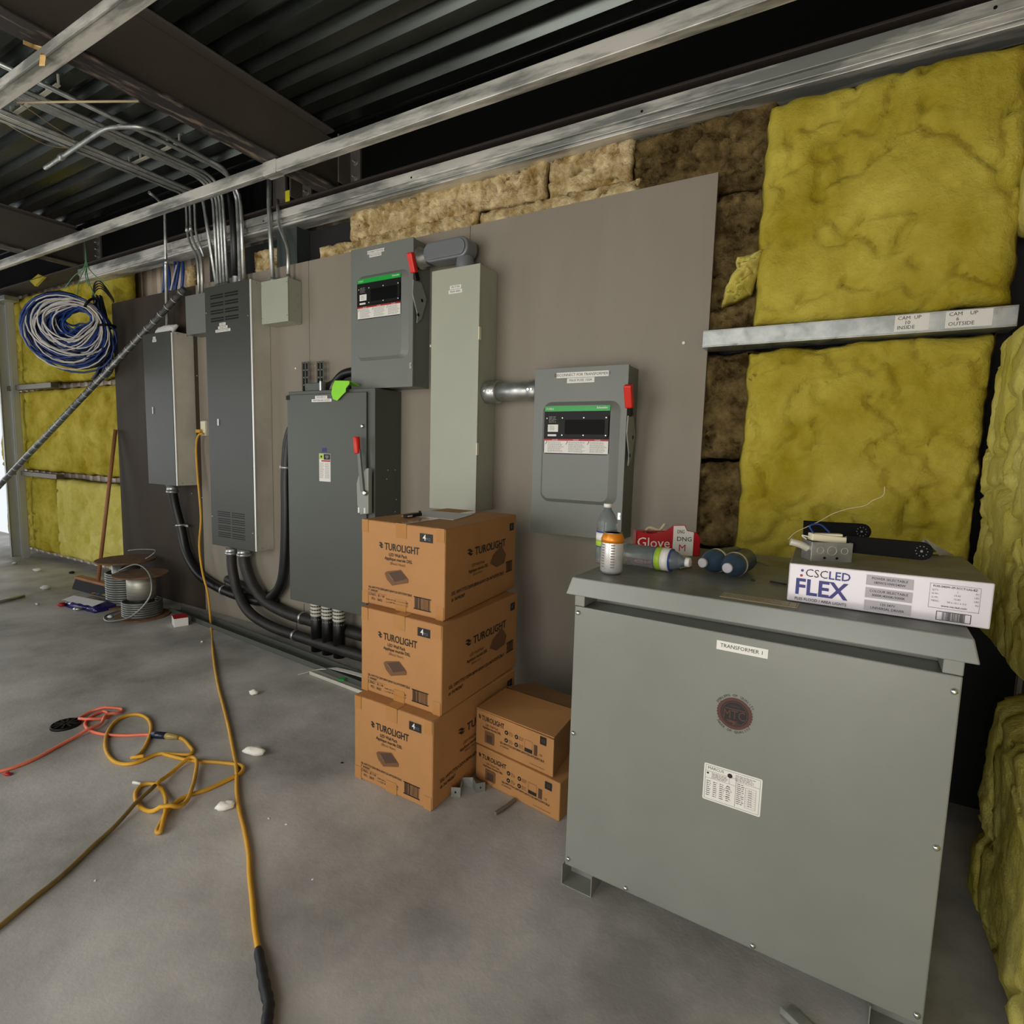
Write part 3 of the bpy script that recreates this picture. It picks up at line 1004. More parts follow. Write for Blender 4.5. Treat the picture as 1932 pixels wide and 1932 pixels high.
m.prism([(x0 + a, yv - 0.032, z0 + b) for a, b in ((0.632, 0.95), (0.652, 0.95), (0.680, 0.72), (0.655, 0.72))], (0, -0.014, 0))
lv = m.build('lever', M['panel'], hb, bevel=0.003)
m = MB()
m.tube([(x0 + 0.636, yv - 0.045, z0 + 0.925), (x0 + 0.629, yv - 0.045, z0 + 1.015)], [0.017, 0.018], 12)
m.build('lever_grip', M['red'], hb, bevel=0.003, label='red lever grip')
m = MB()
for a, b in ((0.63, 0.615), (0.675, 0.615)):
    m.box(x0 + a - 0.006, x0 + a + 0.006, yv - 0.031, yv - 0.0302, z0 + b - 0.015, z0 + b + 0.015)
m.build('housing_slot', M['alu'], hb)
m = MB()
for yy_, zz_ in ((-0.11, 1.17), (-0.05, 1.17), (-0.12, 1.12), (-0.04, 1.0), (-0.05, 0.93), (-0.04, 0.82), (-0.18, 0.72)):
    m.lathe((x1, yy_, zz_), (1, 0, 0), [(0.004, 0), (0.003, 0.003)], 8)
m.build('side_rivets', M['alu'], t)
tapes(t, (x0, -D_ - 0.0145, z0), [(0.253, 1.231, 0.10, 0.017, 'MAIN SERVICE'), (0.223, 1.213, 0.165, 0.017, 'MAX FUSE 400A 347/600V')])
# strut legs under the cabinet
for xx in (-2.905, -2.30):
    m = MB().box(xx, xx + 0.006, -0.045, -0.002, 0.01, 0.333).box(xx + 0.035, xx + 0.041, -0.045, -0.002, 0.01, 0.333).box(xx, xx + 0.041, -0.008, -0.002, 0.01, 0.333)
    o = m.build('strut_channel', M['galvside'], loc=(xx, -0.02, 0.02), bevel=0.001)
    tag(o, 'short steel strut leg under the largest cabinet, %s' % ('at its left end' if xx < -2.5 else 'right of the three black stubs'), 'strut channel')
# brackets standing above the cabinet
for k, (pa, pb, lb) in enumerate((((570, 683), (582, 714), 'left slotted bracket standing on the plywood above the largest cabinet'), ((598, 682), (611, 712), 'right slotted bracket standing on the plywood above the largest cabinet'))):
    a = at(pa[0], pa[1], y=-0.045)
    b = at(pb[0], pb[1], y=-0.045)
    m = MB()
    wd = 0.055
    for i in range(3):
        m.box(a.x + i * wd / 2 - 0.004, a.x + i * wd / 2 + 0.004, -0.045, -0.041, b.z - 0.08, a.z)
    for j in range(5):
        zz = a.z - j * 0.046
        m.box(a.x, a.x + wd, -0.045, -0.041, zz - 0.010, zz)
    m.box(a.x - 0.004, a.x + 0.0, -0.045, -0.001, b.z - 0.08, a.z)
    tag(m.build('slotted_bracket', M['paneld'], loc=(a.x, -0.045, b.z - 0.08), bevel=0.0008), lb, 'bracket', 'slotted brackets')
o = MB().box(-2.80, -2.665, -0.18, -0.09, 1.617, 1.665).build('junction_box', M['paneld'], loc=(-2.73, -0.13, 1.617), bevel=0.004)
tag(o, 'small dark box lying on top of the largest cabinet', 'junction box')
o = MB().box(-2.668, -2.655, -0.185, -0.15, 1.617, 1.672).build('steel_clip', M['alu'], loc=(-2.66, -0.17, 1.617))
tag(o, 'shiny upright clip on top of the largest cabinet', 'clip')
m = MB()
m.tube(catmull([(-2.84, -0.12, 1.635), (-2.70, -0.07, 1.66), (-2.60, -0.07, 1.72), (-2.50, -0.07, 1.735), (-2.44, -0.07, 1.73)], 6), 0.026, 12)
tag(m.build('black_cable', M['flex'], loc=(-2.6, -0.07, 1.617)), 'thick black cable looping over the largest cabinet top', 'cable')
o = batt('dusty_cloth', (-2.64, -0.14, 1.617), X, Vector((0, 0.6, 0.8)), Vector((0, -0.8, 0.6)), 0.17, 0.07, 0.03, 31, 0.05, 0.02, 9, 0.008, 0.01, 0.01, 0.0, None, mat('dusty_film', '#7c7467', 0.6, bump=0.4, bscale=50))
tag(o, 'crumpled dusty film on top of the largest cabinet', 'scrap')
# lime green cloth hanging over the cabinet
A = [at(px, py, y=-0.240) for px, py in ((632, 717), (659, 717.5), (659, 724), (652, 733), (652, 739), (645, 746), (636, 756), (628, 753), (625, 742), (627, 729))]
m = MB().prism(A, (0, 0.004, 0))
m.prism([A[0], A[1], A[1] + Vector((0, 0.08, -0.02)), A[0] + Vector((0.02, 0.08, -0.02))], (0, 0, -0.003))
tag(m.build('green_cloth', M['lime'], loc=tuple(A[0])), 'lime green rag draped over the front edge of the largest cabinet', 'rag')

# tall louvred panel
x0, x1, z0, z1, D_ = -3.850, -3.352, 0.578, 2.345, 0.135
t = thing('power_panel', 'tall dark grey panel with louvres at top and bottom', 'electrical panel', (-3.60, -0.07, 0.578))
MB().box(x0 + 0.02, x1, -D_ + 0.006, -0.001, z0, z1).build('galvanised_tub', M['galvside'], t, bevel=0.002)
m = MB().box(x0, x1 - 0.012, -D_ - 0.006, -D_ + 0.006, z0 - 0.003, z1 + 0.003)
fr = m.build('front_cover', M['panelm'], t, bevel=0.003)
MB().box(x1 - 0.011, x1 + 0.003, -D_ - 0.004, -D_ + 0.002, z0, z1).build('edge_glint', M['edge'], fr, label='folded edge of the tub, its reflection painted near white')
m = MB()
f_ = Face(m, (x0, -D_ - 0.006, z0), X, Z, -Y)
for zt in (1.712, 1.662, 1.612, 1.562):
    for r_ in range(2):
        for xa in (0.066, 0.226):
            f_.rect(xa, zt - 0.010 - r_ * 0.017, xa + 0.145, zt - r_ * 0.017, 0.0006, 0)
for zt in (0.245, 0.196, 0.147, 0.098):
    for r_ in range(3):
        for xa in (0.080, 0.240):
            f_.rect(xa, zt - 0.006 - r_ * 0.014, xa + 0.145, zt - r_ * 0.014, 0.0006, 0)
m.build('louvres', M['black'], fr)
m = MB().box(x0 + 0.110, x0 + 0.128, -D_ - 0.010, -D_ - 0.006, z0 + 0.84, z0 + 0.885)
m.build('latch', M['alu'], fr)
tapes(fr, (x0, -D_ - 0.006, z0), [(0.160, 1.505, 0.07, 0.018, 'PANEL A'), (0.145, 1.484, 0.105, 0.018, '347/600V 3PH'), (0.115, 1.463, 0.165, 0.018, 'FED FROM DISCONNECT')])
m = MB()
for p in ((x0 + 0.015, -D_ - 0.006, 2.18), (x0 + 0.015, -D_ - 0.006, 0.78), (x1 - 0.028, -D_ - 0.006, 2.12), (x1 - 0.028, -D_ - 0.006, 0.70)):
    m.lathe(p, (0, -1, 0), [(0.005, 0), (0.004, 0.003)], 8)
for yy_ in (-0.10, -0.04):
    m.lathe((x1, yy_, z1 - 0.015), (1, 0, 0), [(0.005, 0), (0.004, 0.003)], 8)
    m.lathe((x1, yy_, z0 + 0.018), (1, 0, 0), [(0.005, 0), (0.004, 0.003)], 8)
m.build('screws', M['alu'], t)

# left panel
x0, x1, z0, z1, D_ = -4.625, -4.235, 0.975, 2.092, 0.155
t = thing('lighting_panel', 'shorter dark grey panel left of the tall louvred one', 'electrical panel', (-4.43, -0.08, 0.975))
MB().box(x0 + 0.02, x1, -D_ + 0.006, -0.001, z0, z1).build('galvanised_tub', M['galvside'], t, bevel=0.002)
fr = MB().box(x0, x1 - 0.014, -D_ - 0.006, -D_ + 0.006, z0 - 0.003, z1 + 0.003).build('front_cover', M['panelm'], t, bevel=0.003)
MB().box(x1 - 0.011, x1 + 0.003, -D_ - 0.004, -D_ + 0.002, z0, z1 - 0.01).build('edge_glint', M['edge'], fr, label='folded edge of the tub, its reflection painted near white')
MB().box(x0 + 0.10, x0 + 0.115, -D_ - 0.010, -D_ - 0.006, z0 + 0.53, z0 + 0.58).build('latch', M['alu'], fr)
tapes(fr, (x0, -D_ - 0.006, z0), [(0.145, 1.075, 0.035, 0.018, 'LP'), (0.135, 1.055, 0.055, 0.018, 'PANEL B')])
m = MB()
for yy_ in (-0.12, -0.05):
    m.lathe((x1, yy_, z1 - 0.015), (1, 0, 0), [(0.006, 0), (0.004, 0.003)], 8)
    m.lathe((x1, yy_, z0 + 0.018), (1, 0, 0), [(0.006, 0), (0.004, 0.003)], 8)
m.build('screws', M['alu'], t)
o = batt('crumpled_paper', (-4.56, -0.10, 2.096), X, Vector((0, 0.5, 0.86)), Vector((0, -0.86, 0.5)), 0.26, 0.075, 0.03, 41, 0.04, 0.02, 8, 0.008, 0.01, 0.01, 0, None, M['paper'])
tag(o, 'crumpled white paper lying on top of the left panel', 'paper')

# small galvanised pull box left of tall panel
t = thing('pull_box', 'grey pull box mounted high between the two left panels', 'pull box', (-4.03, -0.06, 2.06))
MB().box(-4.135, -3.86, -0.105, -0.001, 2.066, 2.330).build('box', M['panel'], t, bevel=0.002)
MB().box(-4.137, -3.86, -0.109, -0.105, 2.063, 2.333).build('cover', M['panel'], t, bevel=0.001)

# junction box right of tall panel
t = thing('junction_box', 'pale grey junction box under two conduits right of the louvred panel', 'junction box', (-3.16, -0.05, 2.065))
MB().box(-3.290, -3.038, -0.100, -0.001, 2.065, 2.325).build('box', M['panell'], t, bevel=0.002)
cv = MB().box(-3.292, -3.036, -0.106, -0.100, 2.063, 2.327).build('cover', M['panell'], t, bevel=0.001)
m = MB()
for p in ((-3.045, -0.106, 2.30), (-3.045, -0.106, 2.10), (-3.285, -0.106, 2.30), (-3.285, -0.106, 2.10)):
    m.lathe(p, (0, -1, 0), [(0.004, 0), (0.003, 0.003)], 8)
m.build('screws', M['alu'], cv)
knockouts(t, [((-3.038, -0.03 - 0.025 * (i % 2), 2.10 + i * 0.034), 0.010) for i in range(6)], (1, 0, 0), 'panell')
knockouts(t, [((-3.25 + 0.035 * i, -0.05, 2.065), 0.011) for i in range(6)], (0, 0, -1), 'panell')
m = MB()
for k in range(4):
    m.tube([(-3.272 + 0.004 * k + 0.016 * math.cos(a_ / 8 * 2 * math.pi), -0.02 - 0.003 * k, 2.352 + 0.022 * math.sin(a_ / 8 * 2 * math.pi)) for a_ in range(8)], 0.003, 6, True)
tag(m.build('coiled_wire', M['orangepl'], loc=(-3.27, -0.02, 2.33)), 'tiny tan wire coil sitting on the pale junction box', 'wire coil')

# ------------------------------------------------------------------ conduits
def conduit(name, pts, r, label, mt='galv', rad=0.16, couplings=(), group='galvanised conduits', n=12, cat='conduit'):
    path = fillet(pts, rad, 8)
    m = MB().tube(path, r, n)
    loc = Vector(pts[0])
    if not couplings:
        return tag(m.build(name, M[mt], loc=tuple(loc)), label, cat, group)
    t = thing(name, label, cat, loc, group)
    m.build('pipe', M[mt], t)
    for c, d in couplings:
        MB().tube([Vector(c) - Vector(d) * 0.018, Vector(c) + Vector(d) * 0.018], r * 1.3, n).build('coupling', M['galv'], t)
    return t


VT = 2.348
ends = [(-3.80, -3.84, 3.055), (-3.765, -3.80, 3.05), (-3.73, -3.765, 3.05), (-3.695, -3.73, 3.055)]
ordn = ['first from the left', 'second from the left', 'third from the left', 'rightmost']
for i, (xa, xb, zc) in enumerate(ends):
    conduit('conduit', [(xa, -0.07, VT), (xb, -0.07, zc), (xb - 0.03, -3.6, zc + 0.005)], 0.0105,
            'straight conduit above the louvred panel, %s of the four' % ordn[i], couplings=[((xa, -0.07, VT + 0.02), Z)])
conduit('conduit', [(-3.835, -0.055, VT), (-3.97, -0.06, 3.0), (-4.02, -0.10, 3.03), (-4.02, -3.4, 3.04)], 0.0125,
        'fatter leaning conduit just left of the tight row on the louvred panel', couplings=[((-3.835, -0.055, VT + 0.02), Z)])
for k, (xa, xb) in enumerate(((-4.045, -4.135), (-4.00, -4.09))):
    conduit('conduit', [(xa, -0.06, 2.333), (xa - 0.005, -0.06, 2.60), (xb, -0.08, 2.74), (xb, -0.08, 3.03), (xb - 0.02, -2.6, 3.04)], 0.009,
            'thin offset conduit dropping into the pull box, %s of the pair' % ('left' if k == 0 else 'right'), rad=0.07, couplings=[((xb, -0.08, 2.80), Z)])
conduit('conduit', [(-3.99, -0.05, 2.60), (-4.05, -0.07, 2.76), (-4.05, -0.07, 3.02), (-4.07, -2.2, 3.04)], 0.009, 'thin offset conduit ending behind the fat leaning one', rad=0.07)
ap = [Vector((-3.575, -0.06, VT)), Vector((-3.58, -0.06, 2.75)), Vector((-3.585, -0.07, 2.93)), at(425, 322, z=3.0), at(385, 297, z=3.03), at(340, 272, z=3.03), at(305, 252, z=3.02), at(270, 241, z=3.0), at(240, 239, z=3.0), at(205, 242, z=3.0), at(180, 254, z=3.0), at(150, 274, z=3.0), at(117, 296, z=3.0), at(85, 317, z=3.0)]
t = thing('conduit', 'louvred panel conduit that arches across the other ceiling runs', 'conduit', ap[0], 'galvanised conduits')
MB().tube(catmull(ap, 7), 0.0125, 12).build('pipe', M['galv'], t)
MB().tube([at(119, 294, z=3.0), at(114, 298, z=3.0)], 0.018, 12).build('coupling', M['galv'], t)
conduit('conduit', [(-3.53, -0.06, VT), (-3.55, -0.06, 3.03), (-3.56, -2.0, 3.045)], 0.0125,
        'last conduit on the right side of the louvred panel top', rad=0.2, couplings=[((-3.53, -0.06, VT + 0.02), Z)])
conduit('conduit', [(-4.455, -0.07, 2.10), (-4.425, -0.07, 2.99), (-4.41, -0.12, 3.04), (-4.38, -0.2, 3.05)], 0.0115,
        'single pale conduit rising from the left panel', rad=0.08, couplings=[((-4.43, -0.07, 2.62), Z)])
conduit('conduit', [(-3.245, -0.05, 2.327), (-3.275, -0.05, 2.80), (-3.28, -0.04, 2.99)], 0.0145, 'straight left conduit of the two into the pale junction box', couplings=[((-3.245, -0.05, 2.345), Z)])
conduit('conduit', [(-3.098, -0.05, 2.327), (-3.098, -0.05, 2.53), (-3.185, -0.05, 2.68), (-3.19, -0.05, 2.83)], 0.011, 'kinked right conduit of the two into the pale junction box', rad=0.05, couplings=[((-3.098, -0.05, 2.345), Z)])
t = thing('flexible_conduit', 'black flexible conduit with ribbed connector rising behind the louvred panel top', 'conduit', (-3.635, -0.045, 2.345))
MB().tube([(-3.635, -0.05, 2.42), (-3.64, -0.05, 2.76), (-3.66, -0.06, 3.05)], 0.026, 14).build('jacket', M['flex'], t)
MB().lathe((-3.635, -0.045, 2.345), Z, [(0.030, 0), (0.030, 0.014), (0.023, 0.016), (0.026, 0.03), (0.023, 0.04), (0.026, 0.05), (0.023, 0.06), (0.026, 0.07), (0.023, 0.085), (0.022, 0.09)], 16).build('connector', M['galv'], t)
# conduit straps on the ceiling runs
m = MB()
tt = thing('conduit_strap', 'row of shiny conduit clips under the deck across the ceiling runs', 'strap', (-3.8, -0.5, 3.05))
for y_ in (-0.45, -1.05):
    m = MB().box(-4.12, -3.55, y_ - 0.01, y_ + 0.01, 3.066, 3.072)
    for xx in (-4.12, -3.985, -3.86, -3.68, -3.55):
        m.box(xx - 0.004, xx + 0.004, y_ - 0.004, y_ + 0.004, 3.07, 3.118)
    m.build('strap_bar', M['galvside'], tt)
# thin tan wires at ceiling left
for k, (pts, lb) in enumerate((
        ([(0, 172, 2.97), (60, 210, 2.98), (100, 238, 3.0), (140, 262, 3.03)], 'upper thin wire curving under the deck at left'),
        ([(0, 218, 2.97), (50, 238, 2.96), (100, 255, 2.99), (150, 275, 3.03)], 'middle thin wire curving under the deck at left'),
        ([(0, 226, 2.96), (40, 250, 2.94), (90, 274, 2.97), (135, 280, 3.03)], 'lowest thin wire sagging under the deck at left'))):
    m = MB().tube(catmull([at(a, b, z=c) for a, b, c in pts], 6), 0.0025, 6)
    p0 = at(pts[0][0], pts[0][1], z=pts[0][2])
    tag(m.build('thin_wire', M['tanwire'], loc=tuple(p0)), lb, 'wire', 'thin ceiling wires')
a, b = at(32, 193, z=2.79), at(262, 191, z=2.797)
tag(MB().tube([a, (a + b) / 2 + Vector((0, 0, 0.0)), b], 0.005, 8).build('loose_rod', M['tanwire'], loc=tuple(a)), 'pale thin rod poking out straight from the near beam flange', 'rod')

# ------------------------------------------------------------------ black flexible conduits on the wall
def flex(label, pts, r, mt='flex', conns=(), straps=(), ctop=None):
    t = thing('black_conduit', label, 'conduit', pts[0], 'black jacketed conduits')
    path = catmull(pts, 8)
    MB().tube(path, r, 16).build('jacket', M[mt], t)
    for p, d in conns:
        p, d = Vector(p), Vector(d)
        MB().lathe(p, d, [(r * 1.35, 0), (r * 1.35, 0.012), (r * 1.1, 0.014), (r * 1.15, 0.05), (r * 1.28, 0.052), (r * 1.28, 0.066), (r, 0.07)], 16).build('connector', M['galv'], t)
    for p, d, tab in straps:
        p, d = Vector(p), Vector(d).normalized()
        m = MB().tube([p - d * 0.008, p + d * 0.008], r * 1.12, 16)
        m.obox(p + Vector(tab) * (r + 0.02) + Vector((0, 0.01, 0)), Vector(tab) * 0.03, Y * 0.002, Vector((0, 0, 0.008)))
        m.build('strap', M['galv'], t)
    return t


flex('black conduit sweeping from the left panel under the louvred panel and up beside the cabinet',
     [(-4.44, -0.085, 0.92), (-4.435, -0.07, 0.80), (-4.40, -0.05, 0.62), (-4.34, -0.05, 0.45), (-4.20, -0.05, 0.31), (-4.02, -0.05, 0.245), (-3.75, -0.05, 0.205), (-3.45, -0.05, 0.20), (-3.33, -0.05, 0.25), (-3.22, -0.05, 0.36), (-3.175, -0.05, 0.55), (-3.155, -0.05, 0.85), (-3.15, -0.05, 1.10), (-3.11, -0.05, 1.35), (-2.99, -0.05, 1.50)],
     0.034, conns=[((-4.44, -0.085, 0.975), (0, 0, -1))], straps=[((-4.405, -0.05, 0.655), (0.03, 0, -0.2), (1, 0, 0)), ((-3.87, -0.05, 0.218), (1, 0, -0.1), (0, 0, 1)), ((-3.143, -0.05, 1.15), (0.03, 0, 1), (-1, 0, 0))])
flex('front black conduit curving from the louvred panel bottom to behind the cartons',
     [(-3.71, -0.085, 0.52), (-3.70, -0.09, 0.42), (-3.63, -0.10, 0.26), (-3.48, -0.12, 0.14), (-3.25, -0.13, 0.085), (-2.95, -0.13, 0.065), (-2.5, -0.13, 0.055), (-1.9, -0.13, 0.05)], 0.034, 'flexd',
     conns=[((-3.71, -0.085, 0.578), (0, 0, -1))], straps=[((-2.98, -0.13, 0.066), (1, 0, -0.03), (0, 0, 1))])
flex('rear black conduit curving from the louvred panel bottom to behind the cartons',
     [(-3.59, -0.07, 0.52), (-3.575, -0.07, 0.44), (-3.50, -0.07, 0.32), (-3.36, -0.07, 0.22), (-3.15, -0.07, 0.175), (-2.95, -0.07, 0.165), (-2.5, -0.07, 0.155), (-1.9, -0.07, 0.15)], 0.038, 'flexd',
     conns=[((-3.59, -0.07, 0.578), (0, 0, -1))], straps=[((-2.98, -0.07, 0.166), (1, 0, -0.03), (0, 0, 1))])
for i, xx in enumerate((-2.79, -2.69, -2.59)):
    t = thing('black_conduit', 'short black conduit under the largest cabinet, %s of three' % ('left', 'middle', 'right')[i], 'conduit', (xx, -0.12, 0.0), 'black stubs under the cabinet')
    MB().tube([(xx, -0.12, 0.002), (xx, -0.12, 0.335)], 0.036, 14).build('jacket', M['flex'], t)
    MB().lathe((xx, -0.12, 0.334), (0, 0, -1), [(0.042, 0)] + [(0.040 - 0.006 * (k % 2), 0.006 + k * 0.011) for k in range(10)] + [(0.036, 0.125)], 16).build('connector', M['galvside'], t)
m = MB().tube([(-3.86, -0.03, 0.30), (-3.30, -0.03, 0.215)], 0.028, 14)
tag(m.build('pipe_offcut', M['flexd'], loc=(-3.6, -0.03, 0.25)), 'dusty pipe offcut behind the sweeping black conduit', 'pipe')

# wall outlet and screws in the plywood
t = thing('wall_outlet', 'cream outlet with yellow cord plugged in between the two panels', 'outlet', (-3.99, -0.02, 1.44))
p = at(386, 808, y=-0.02)
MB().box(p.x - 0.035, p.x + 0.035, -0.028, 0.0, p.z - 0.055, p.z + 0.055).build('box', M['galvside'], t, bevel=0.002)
MB().box(p.x - 0.030, p.x + 0.030, -0.034, -0.028, p.z - 0.05, p.z + 0.05).build('cover', M['cream'], t, bevel=0.003)
MB().box(p.x - 0.055, p.x + 0.0, -0.06, -0.034, p.z - 0.035, p.z - 0.01).build('plug', M['ycord'], t, bevel=0.005)
o = MB().box(-3.372 + 0.0, -3.352, -0.01, 0.001, 0.6, 0.61).build('screw', M['alu'], loc=(-3.36, 0, 0.6))
bpy.data.objects.remove(o)
for k, (px, py) in enumerate(((558, 695), (372, 709), (382, 939), (362, 931), (1290, 647), (595, 690))):
    p = at(px, py, y=0.0)
    o = MB().lathe(p, (0, -1, 0), [(0.008 if k in (0, 4) else 0.005, 0), (0.006 if k in (0, 4) else 0.004, 0.004)], 10).build('screw', M['foam'] if k in (0, 4) else M['alu'], loc=tuple(p))
    tag(o, ['pale screw head left of the slotted brackets', 'screw in the strip between the two left panels', 'right screw below the left panel', 'left screw below the left panel', 'pale plug near the right edge of the right plywood sheet', 'small screw just beside the left slotted bracket'][k], 'screw', 'plywood screws')

# ================================================================== TRANSFORMER
RT = Matrix.Translation((-0.19, -1.052, 0)) @ Matrix.Rotation(math.radians(-1.7), 4, 'Z')
# local frame: x right along the front, y into the room depth, front face at y=0
t = thing('transformer', 'big grey dry-type transformer in the right foreground, lid covered with litter', 'transformer', (-0.19, -1.05, 0))
hw = 0.437
m = MB(RT)
m.box(-hw, hw, 0.012, 0.745, 0.062, 0.856)
m.box(-hw, hw, 0.085, 0.745, 0.856, 0.93)
m.build('housing', M['trafo'], t, bevel=0.003)
m = MB(RT)
# front panel: folded sheet, upper strip set back
m.box(-hw, hw, -0.004, 0.012, 0.062, 0.858)
fp = m.build('front_panel', M['trafo'], t, bevel=0.003)
m = MB(RT)
m.box(-hw, -hw + 0.030, -0.006, 0.085, 0.860, 0.925)
m.build('corner_tab', M['trafo'], t, bevel=0.002)
MB(RT).box(hw - 0.035, hw, -0.006, 0.085, 0.860, 0.925).build('corner_tab', M['trafo'], t, bevel=0.002)
m = MB(RT)
o_ = 0.022
lo_ = [(-hw - o_, -0.022, 0.893), (hw + o_, -0.022, 0.893), (hw + o_, 0.775, 0.893), (-hw - o_, 0.775, 0.893)]
hi_ = [(-hw - 0.010, -0.008, 0.942), (hw + 0.010, -0.008, 0.942), (hw + 0.010, 0.765, 0.942), (-hw - 0.010, 0.765, 0.942)]
m.hexa(lo_, hi_)
lid = m.build('lid', M['trafotop'], t, bevel=0.003)
lid.data.materials.clear()
lid.data.materials.append(M['trafo'])
lid.data.materials.append(M['trafotop'])
lid.data.polygons[1].material_index = 1
m = MB(RT)
m.box(-0.05, 0.125, 0.02, 0.075, 0.9425, 0.9432)
m.cur = 1
f_ = Face(m, RT @ Vector((-0.05, 0.02, 0.9434)), RT.to_3x3() @ X, RT.to_3x3() @ Y, Z)
sv, m.xf = m.xf, None
f_.frame(0.003, 0.003, 0.172, 0.052, 0.0015, 0.0004, 1)
f_.lines(0.01, 0.15, 0.010, 0.045, 4, 0.003, 0.0004, 1, 77)
f_.line(0.155, 0.003, 0.155, 0.052, 0.0015, 0.0004, 1)
m.build('lid_sticker', [M['beige'], M['inkg']], lid, label='worn beige sticker on the lid')
for x_ in (-hw, hw - 0.092):
    m = MB(RT)
    m.box(x_ - 0.006, x_ + 0.092, -0.012, 0.74, 0.0, 0.003)
    m.box(x_ - 0.006, x_ - 0.003, -0.012, 0.74, 0.003, 0.062)
    m.box(x_ + 0.089, x_ + 0.092, -0.012, 0.74, 0.003, 0.062)
    m.box(x_ - 0.003, x_ + 0.089, 0.05, 0.053, 0.003, 0.062)
    m.build('base_channel', M['trafo'], t, bevel=0.001)
for x_, z_ in ((-hw + 0.012, 0.840), (-hw + 0.012, 0.48), (-hw + 0.012, 0.085), (-0.245, 0.074), (0.09, 0.074), (hw - 0.012, 0.825), (hw - 0.012, 0.48), (hw - 0.012, 0.085)):
    MB(RT).lathe((x_, -0.004, z_), (0, -1, 0), [(0.007, 0), (0.007, 0.002), (0.005, 0.006), (0.002, 0.007)], 12).build('panel_screw', M['chrome'], fp)
RX3 = RT.to_3x3()
m = MB()
f_ = Face(m, RT @ Vector((0, -0.0042, 0)), RX3 @ X, Z, RX3 @ -Y)
f_.rect(-0.045, 0.815, 0.073, 0.838, 0.0006, 0)
f_.fit('TRANSFORMER 1', -0.036, 0.061, 0.8268, 0.0095, 0.0011, 1, 0.0)
m.build('name_label', [M['white'], M['ink']], fp, label='white label reading TRANSFORMER 1')
m = MB()
f_ = Face(m, RT @ Vector((0, -0.0042, 0)), RX3 @ X, Z, RX3 @ -Y)
cx, cz = 0.008, 0.660
pts = []
for k in range(72):
    a_ = 2 * math.pi * k / 72
    side = abs(math.sin(a_)) < 0.62
    rr_ = 0.0405 + (0.0022 if (k % 2 and side) else 0)
    pts.append((cx + rr_ * math.cos(a_), cz + rr_ * math.sin(a_)))
f_.poly(pts, 0.0006, 0)
f_.disc(cx, cz, 0.033, 0.0009, 1, 40)
f_.disc(cx, cz, 0.0305, 0.0011, 0, 40, 0.029)
f_.fit('MTC', cx - 0.025, cx + 0.025, cz - 0.004, 0.022, 0.0014, 0, 0.0)
f_.text('MARCUS', cx, cz + 0.019, 0.007, 'CENTER', 0.0014, 0)
f_.rect(cx - 0.024, cz + 0.010, cx + 0.024, cz + 0.0125, 0.0013, 0)
f_.poly([(cx - 0.018, cz - 0.018), (cx + 0.01, cz - 0.018), (cx + 0.002, cz - 0.023), (cx + 0.016, cz - 0.023), (cx - 0.004, cz - 0.029), (cx - 0.002, cz - 0.024), (cx - 0.012, cz - 0.024)], 0.0014, 0)
f_.arctext('EMBLEMS OF QUALITY', cx, cz, 0.0465, 0.0085, math.radians(152), -math.radians(7.2), 0.0008, 1)
f_.arctext('MARK OF QUALITY', cx, cz, 0.0465, 0.0085, math.radians(-142), math.radians(7.4), 0.0008, 1, True)
m.build('round_emblem', [M['copperink'], M['ink']], fp, label='round copper and black emblem lettered MTC')
m = MB()
f_ = Face(m, RT @ Vector((-0.055, -0.0042, 0.415)), RX3 @ X, Z, RX3 @ -Y)
W_, H_ = 0.138, 0.098
f_.rrect(0, 0, W_, H_, 0.004, 0.0006, 0)
f_.frame(0.004, 0.004, W_ - 0.004, H_ - 0.004, 0.0007, 0.0009, 1)
f_.text('MARCUS', 0.009, 0.087, 0.010, 'LEFT', 0.001, 1, bold=0.0)
f_.disc(0.063, 0.082, 0.006, 0.001, 1)
f_.disc(0.010, 0.073, 0.0028, 0.001, 1)
f_.lines(0.076, 0.125, 0.074, 0.090, 4, 0.0013, 0.001, 1, 1)
for yv_ in (0.078, 0.060):
    f_.rect(0.005, yv_, 0.078 if yv_ > 0.07 else 0.078, yv_ + 0.0006, 0.001, 1)
f_.rect(0.078, 0.006, 0.0787, 0.078, 0.001, 1)
f_.rect(0.078, 0.072, 0.133, 0.0726, 0.001, 1)
f_.rect(0.020, 0.060, 0.0206, 0.078, 0.001, 1)
f_.rect(0.062, 0.060, 0.0626, 0.078, 0.001, 1)
for i in range(4):
    f_.lines(0.008 + i * 0.016, 0.019 + i * 0.016, 0.012, 0.055, 8, 0.0016, 0.001, 1, 40 + i)
f_.lines(0.022, 0.060, 0.062, 0.076, 4, 0.0013, 0.001, 1, 50)
f_.lines(0.081, 0.099, 0.014, 0.070, 11, 0.0016, 0.001, 1, 51)
f_.frame(0.101, 0.012, 0.126, 0.064, 0.0005, 0.001, 1)
for i in range(8):
    f_.rect(0.101, 0.017 + i * 0.0057, 0.126, 0.0174 + i * 0.0057, 0.001, 1)
f_.lines(0.108, 0.118, 0.016, 0.062, 8, 0.0013, 0.001, 1, 52)
f_.line(0.050, 0.040, 0.060, 0.055, 0.0006, 0.001, 1)
f_.line(0.060, 0.055, 0.070, 0.040, 0.0006, 0.001, 1)
f_.line(0.050, 0.040, 0.070, 0.040, 0.0006, 0.001, 1)
f_.line(0.060, 0.024, 0.068, 0.018, 0.0006, 0.001, 1)
f_.line(0.060, 0.024, 0.050, 0.024, 0.0006, 0.001, 1)
m.build('nameplate', [M['white'], M['ink']], fp, label='white rating plate headed MARCUS')

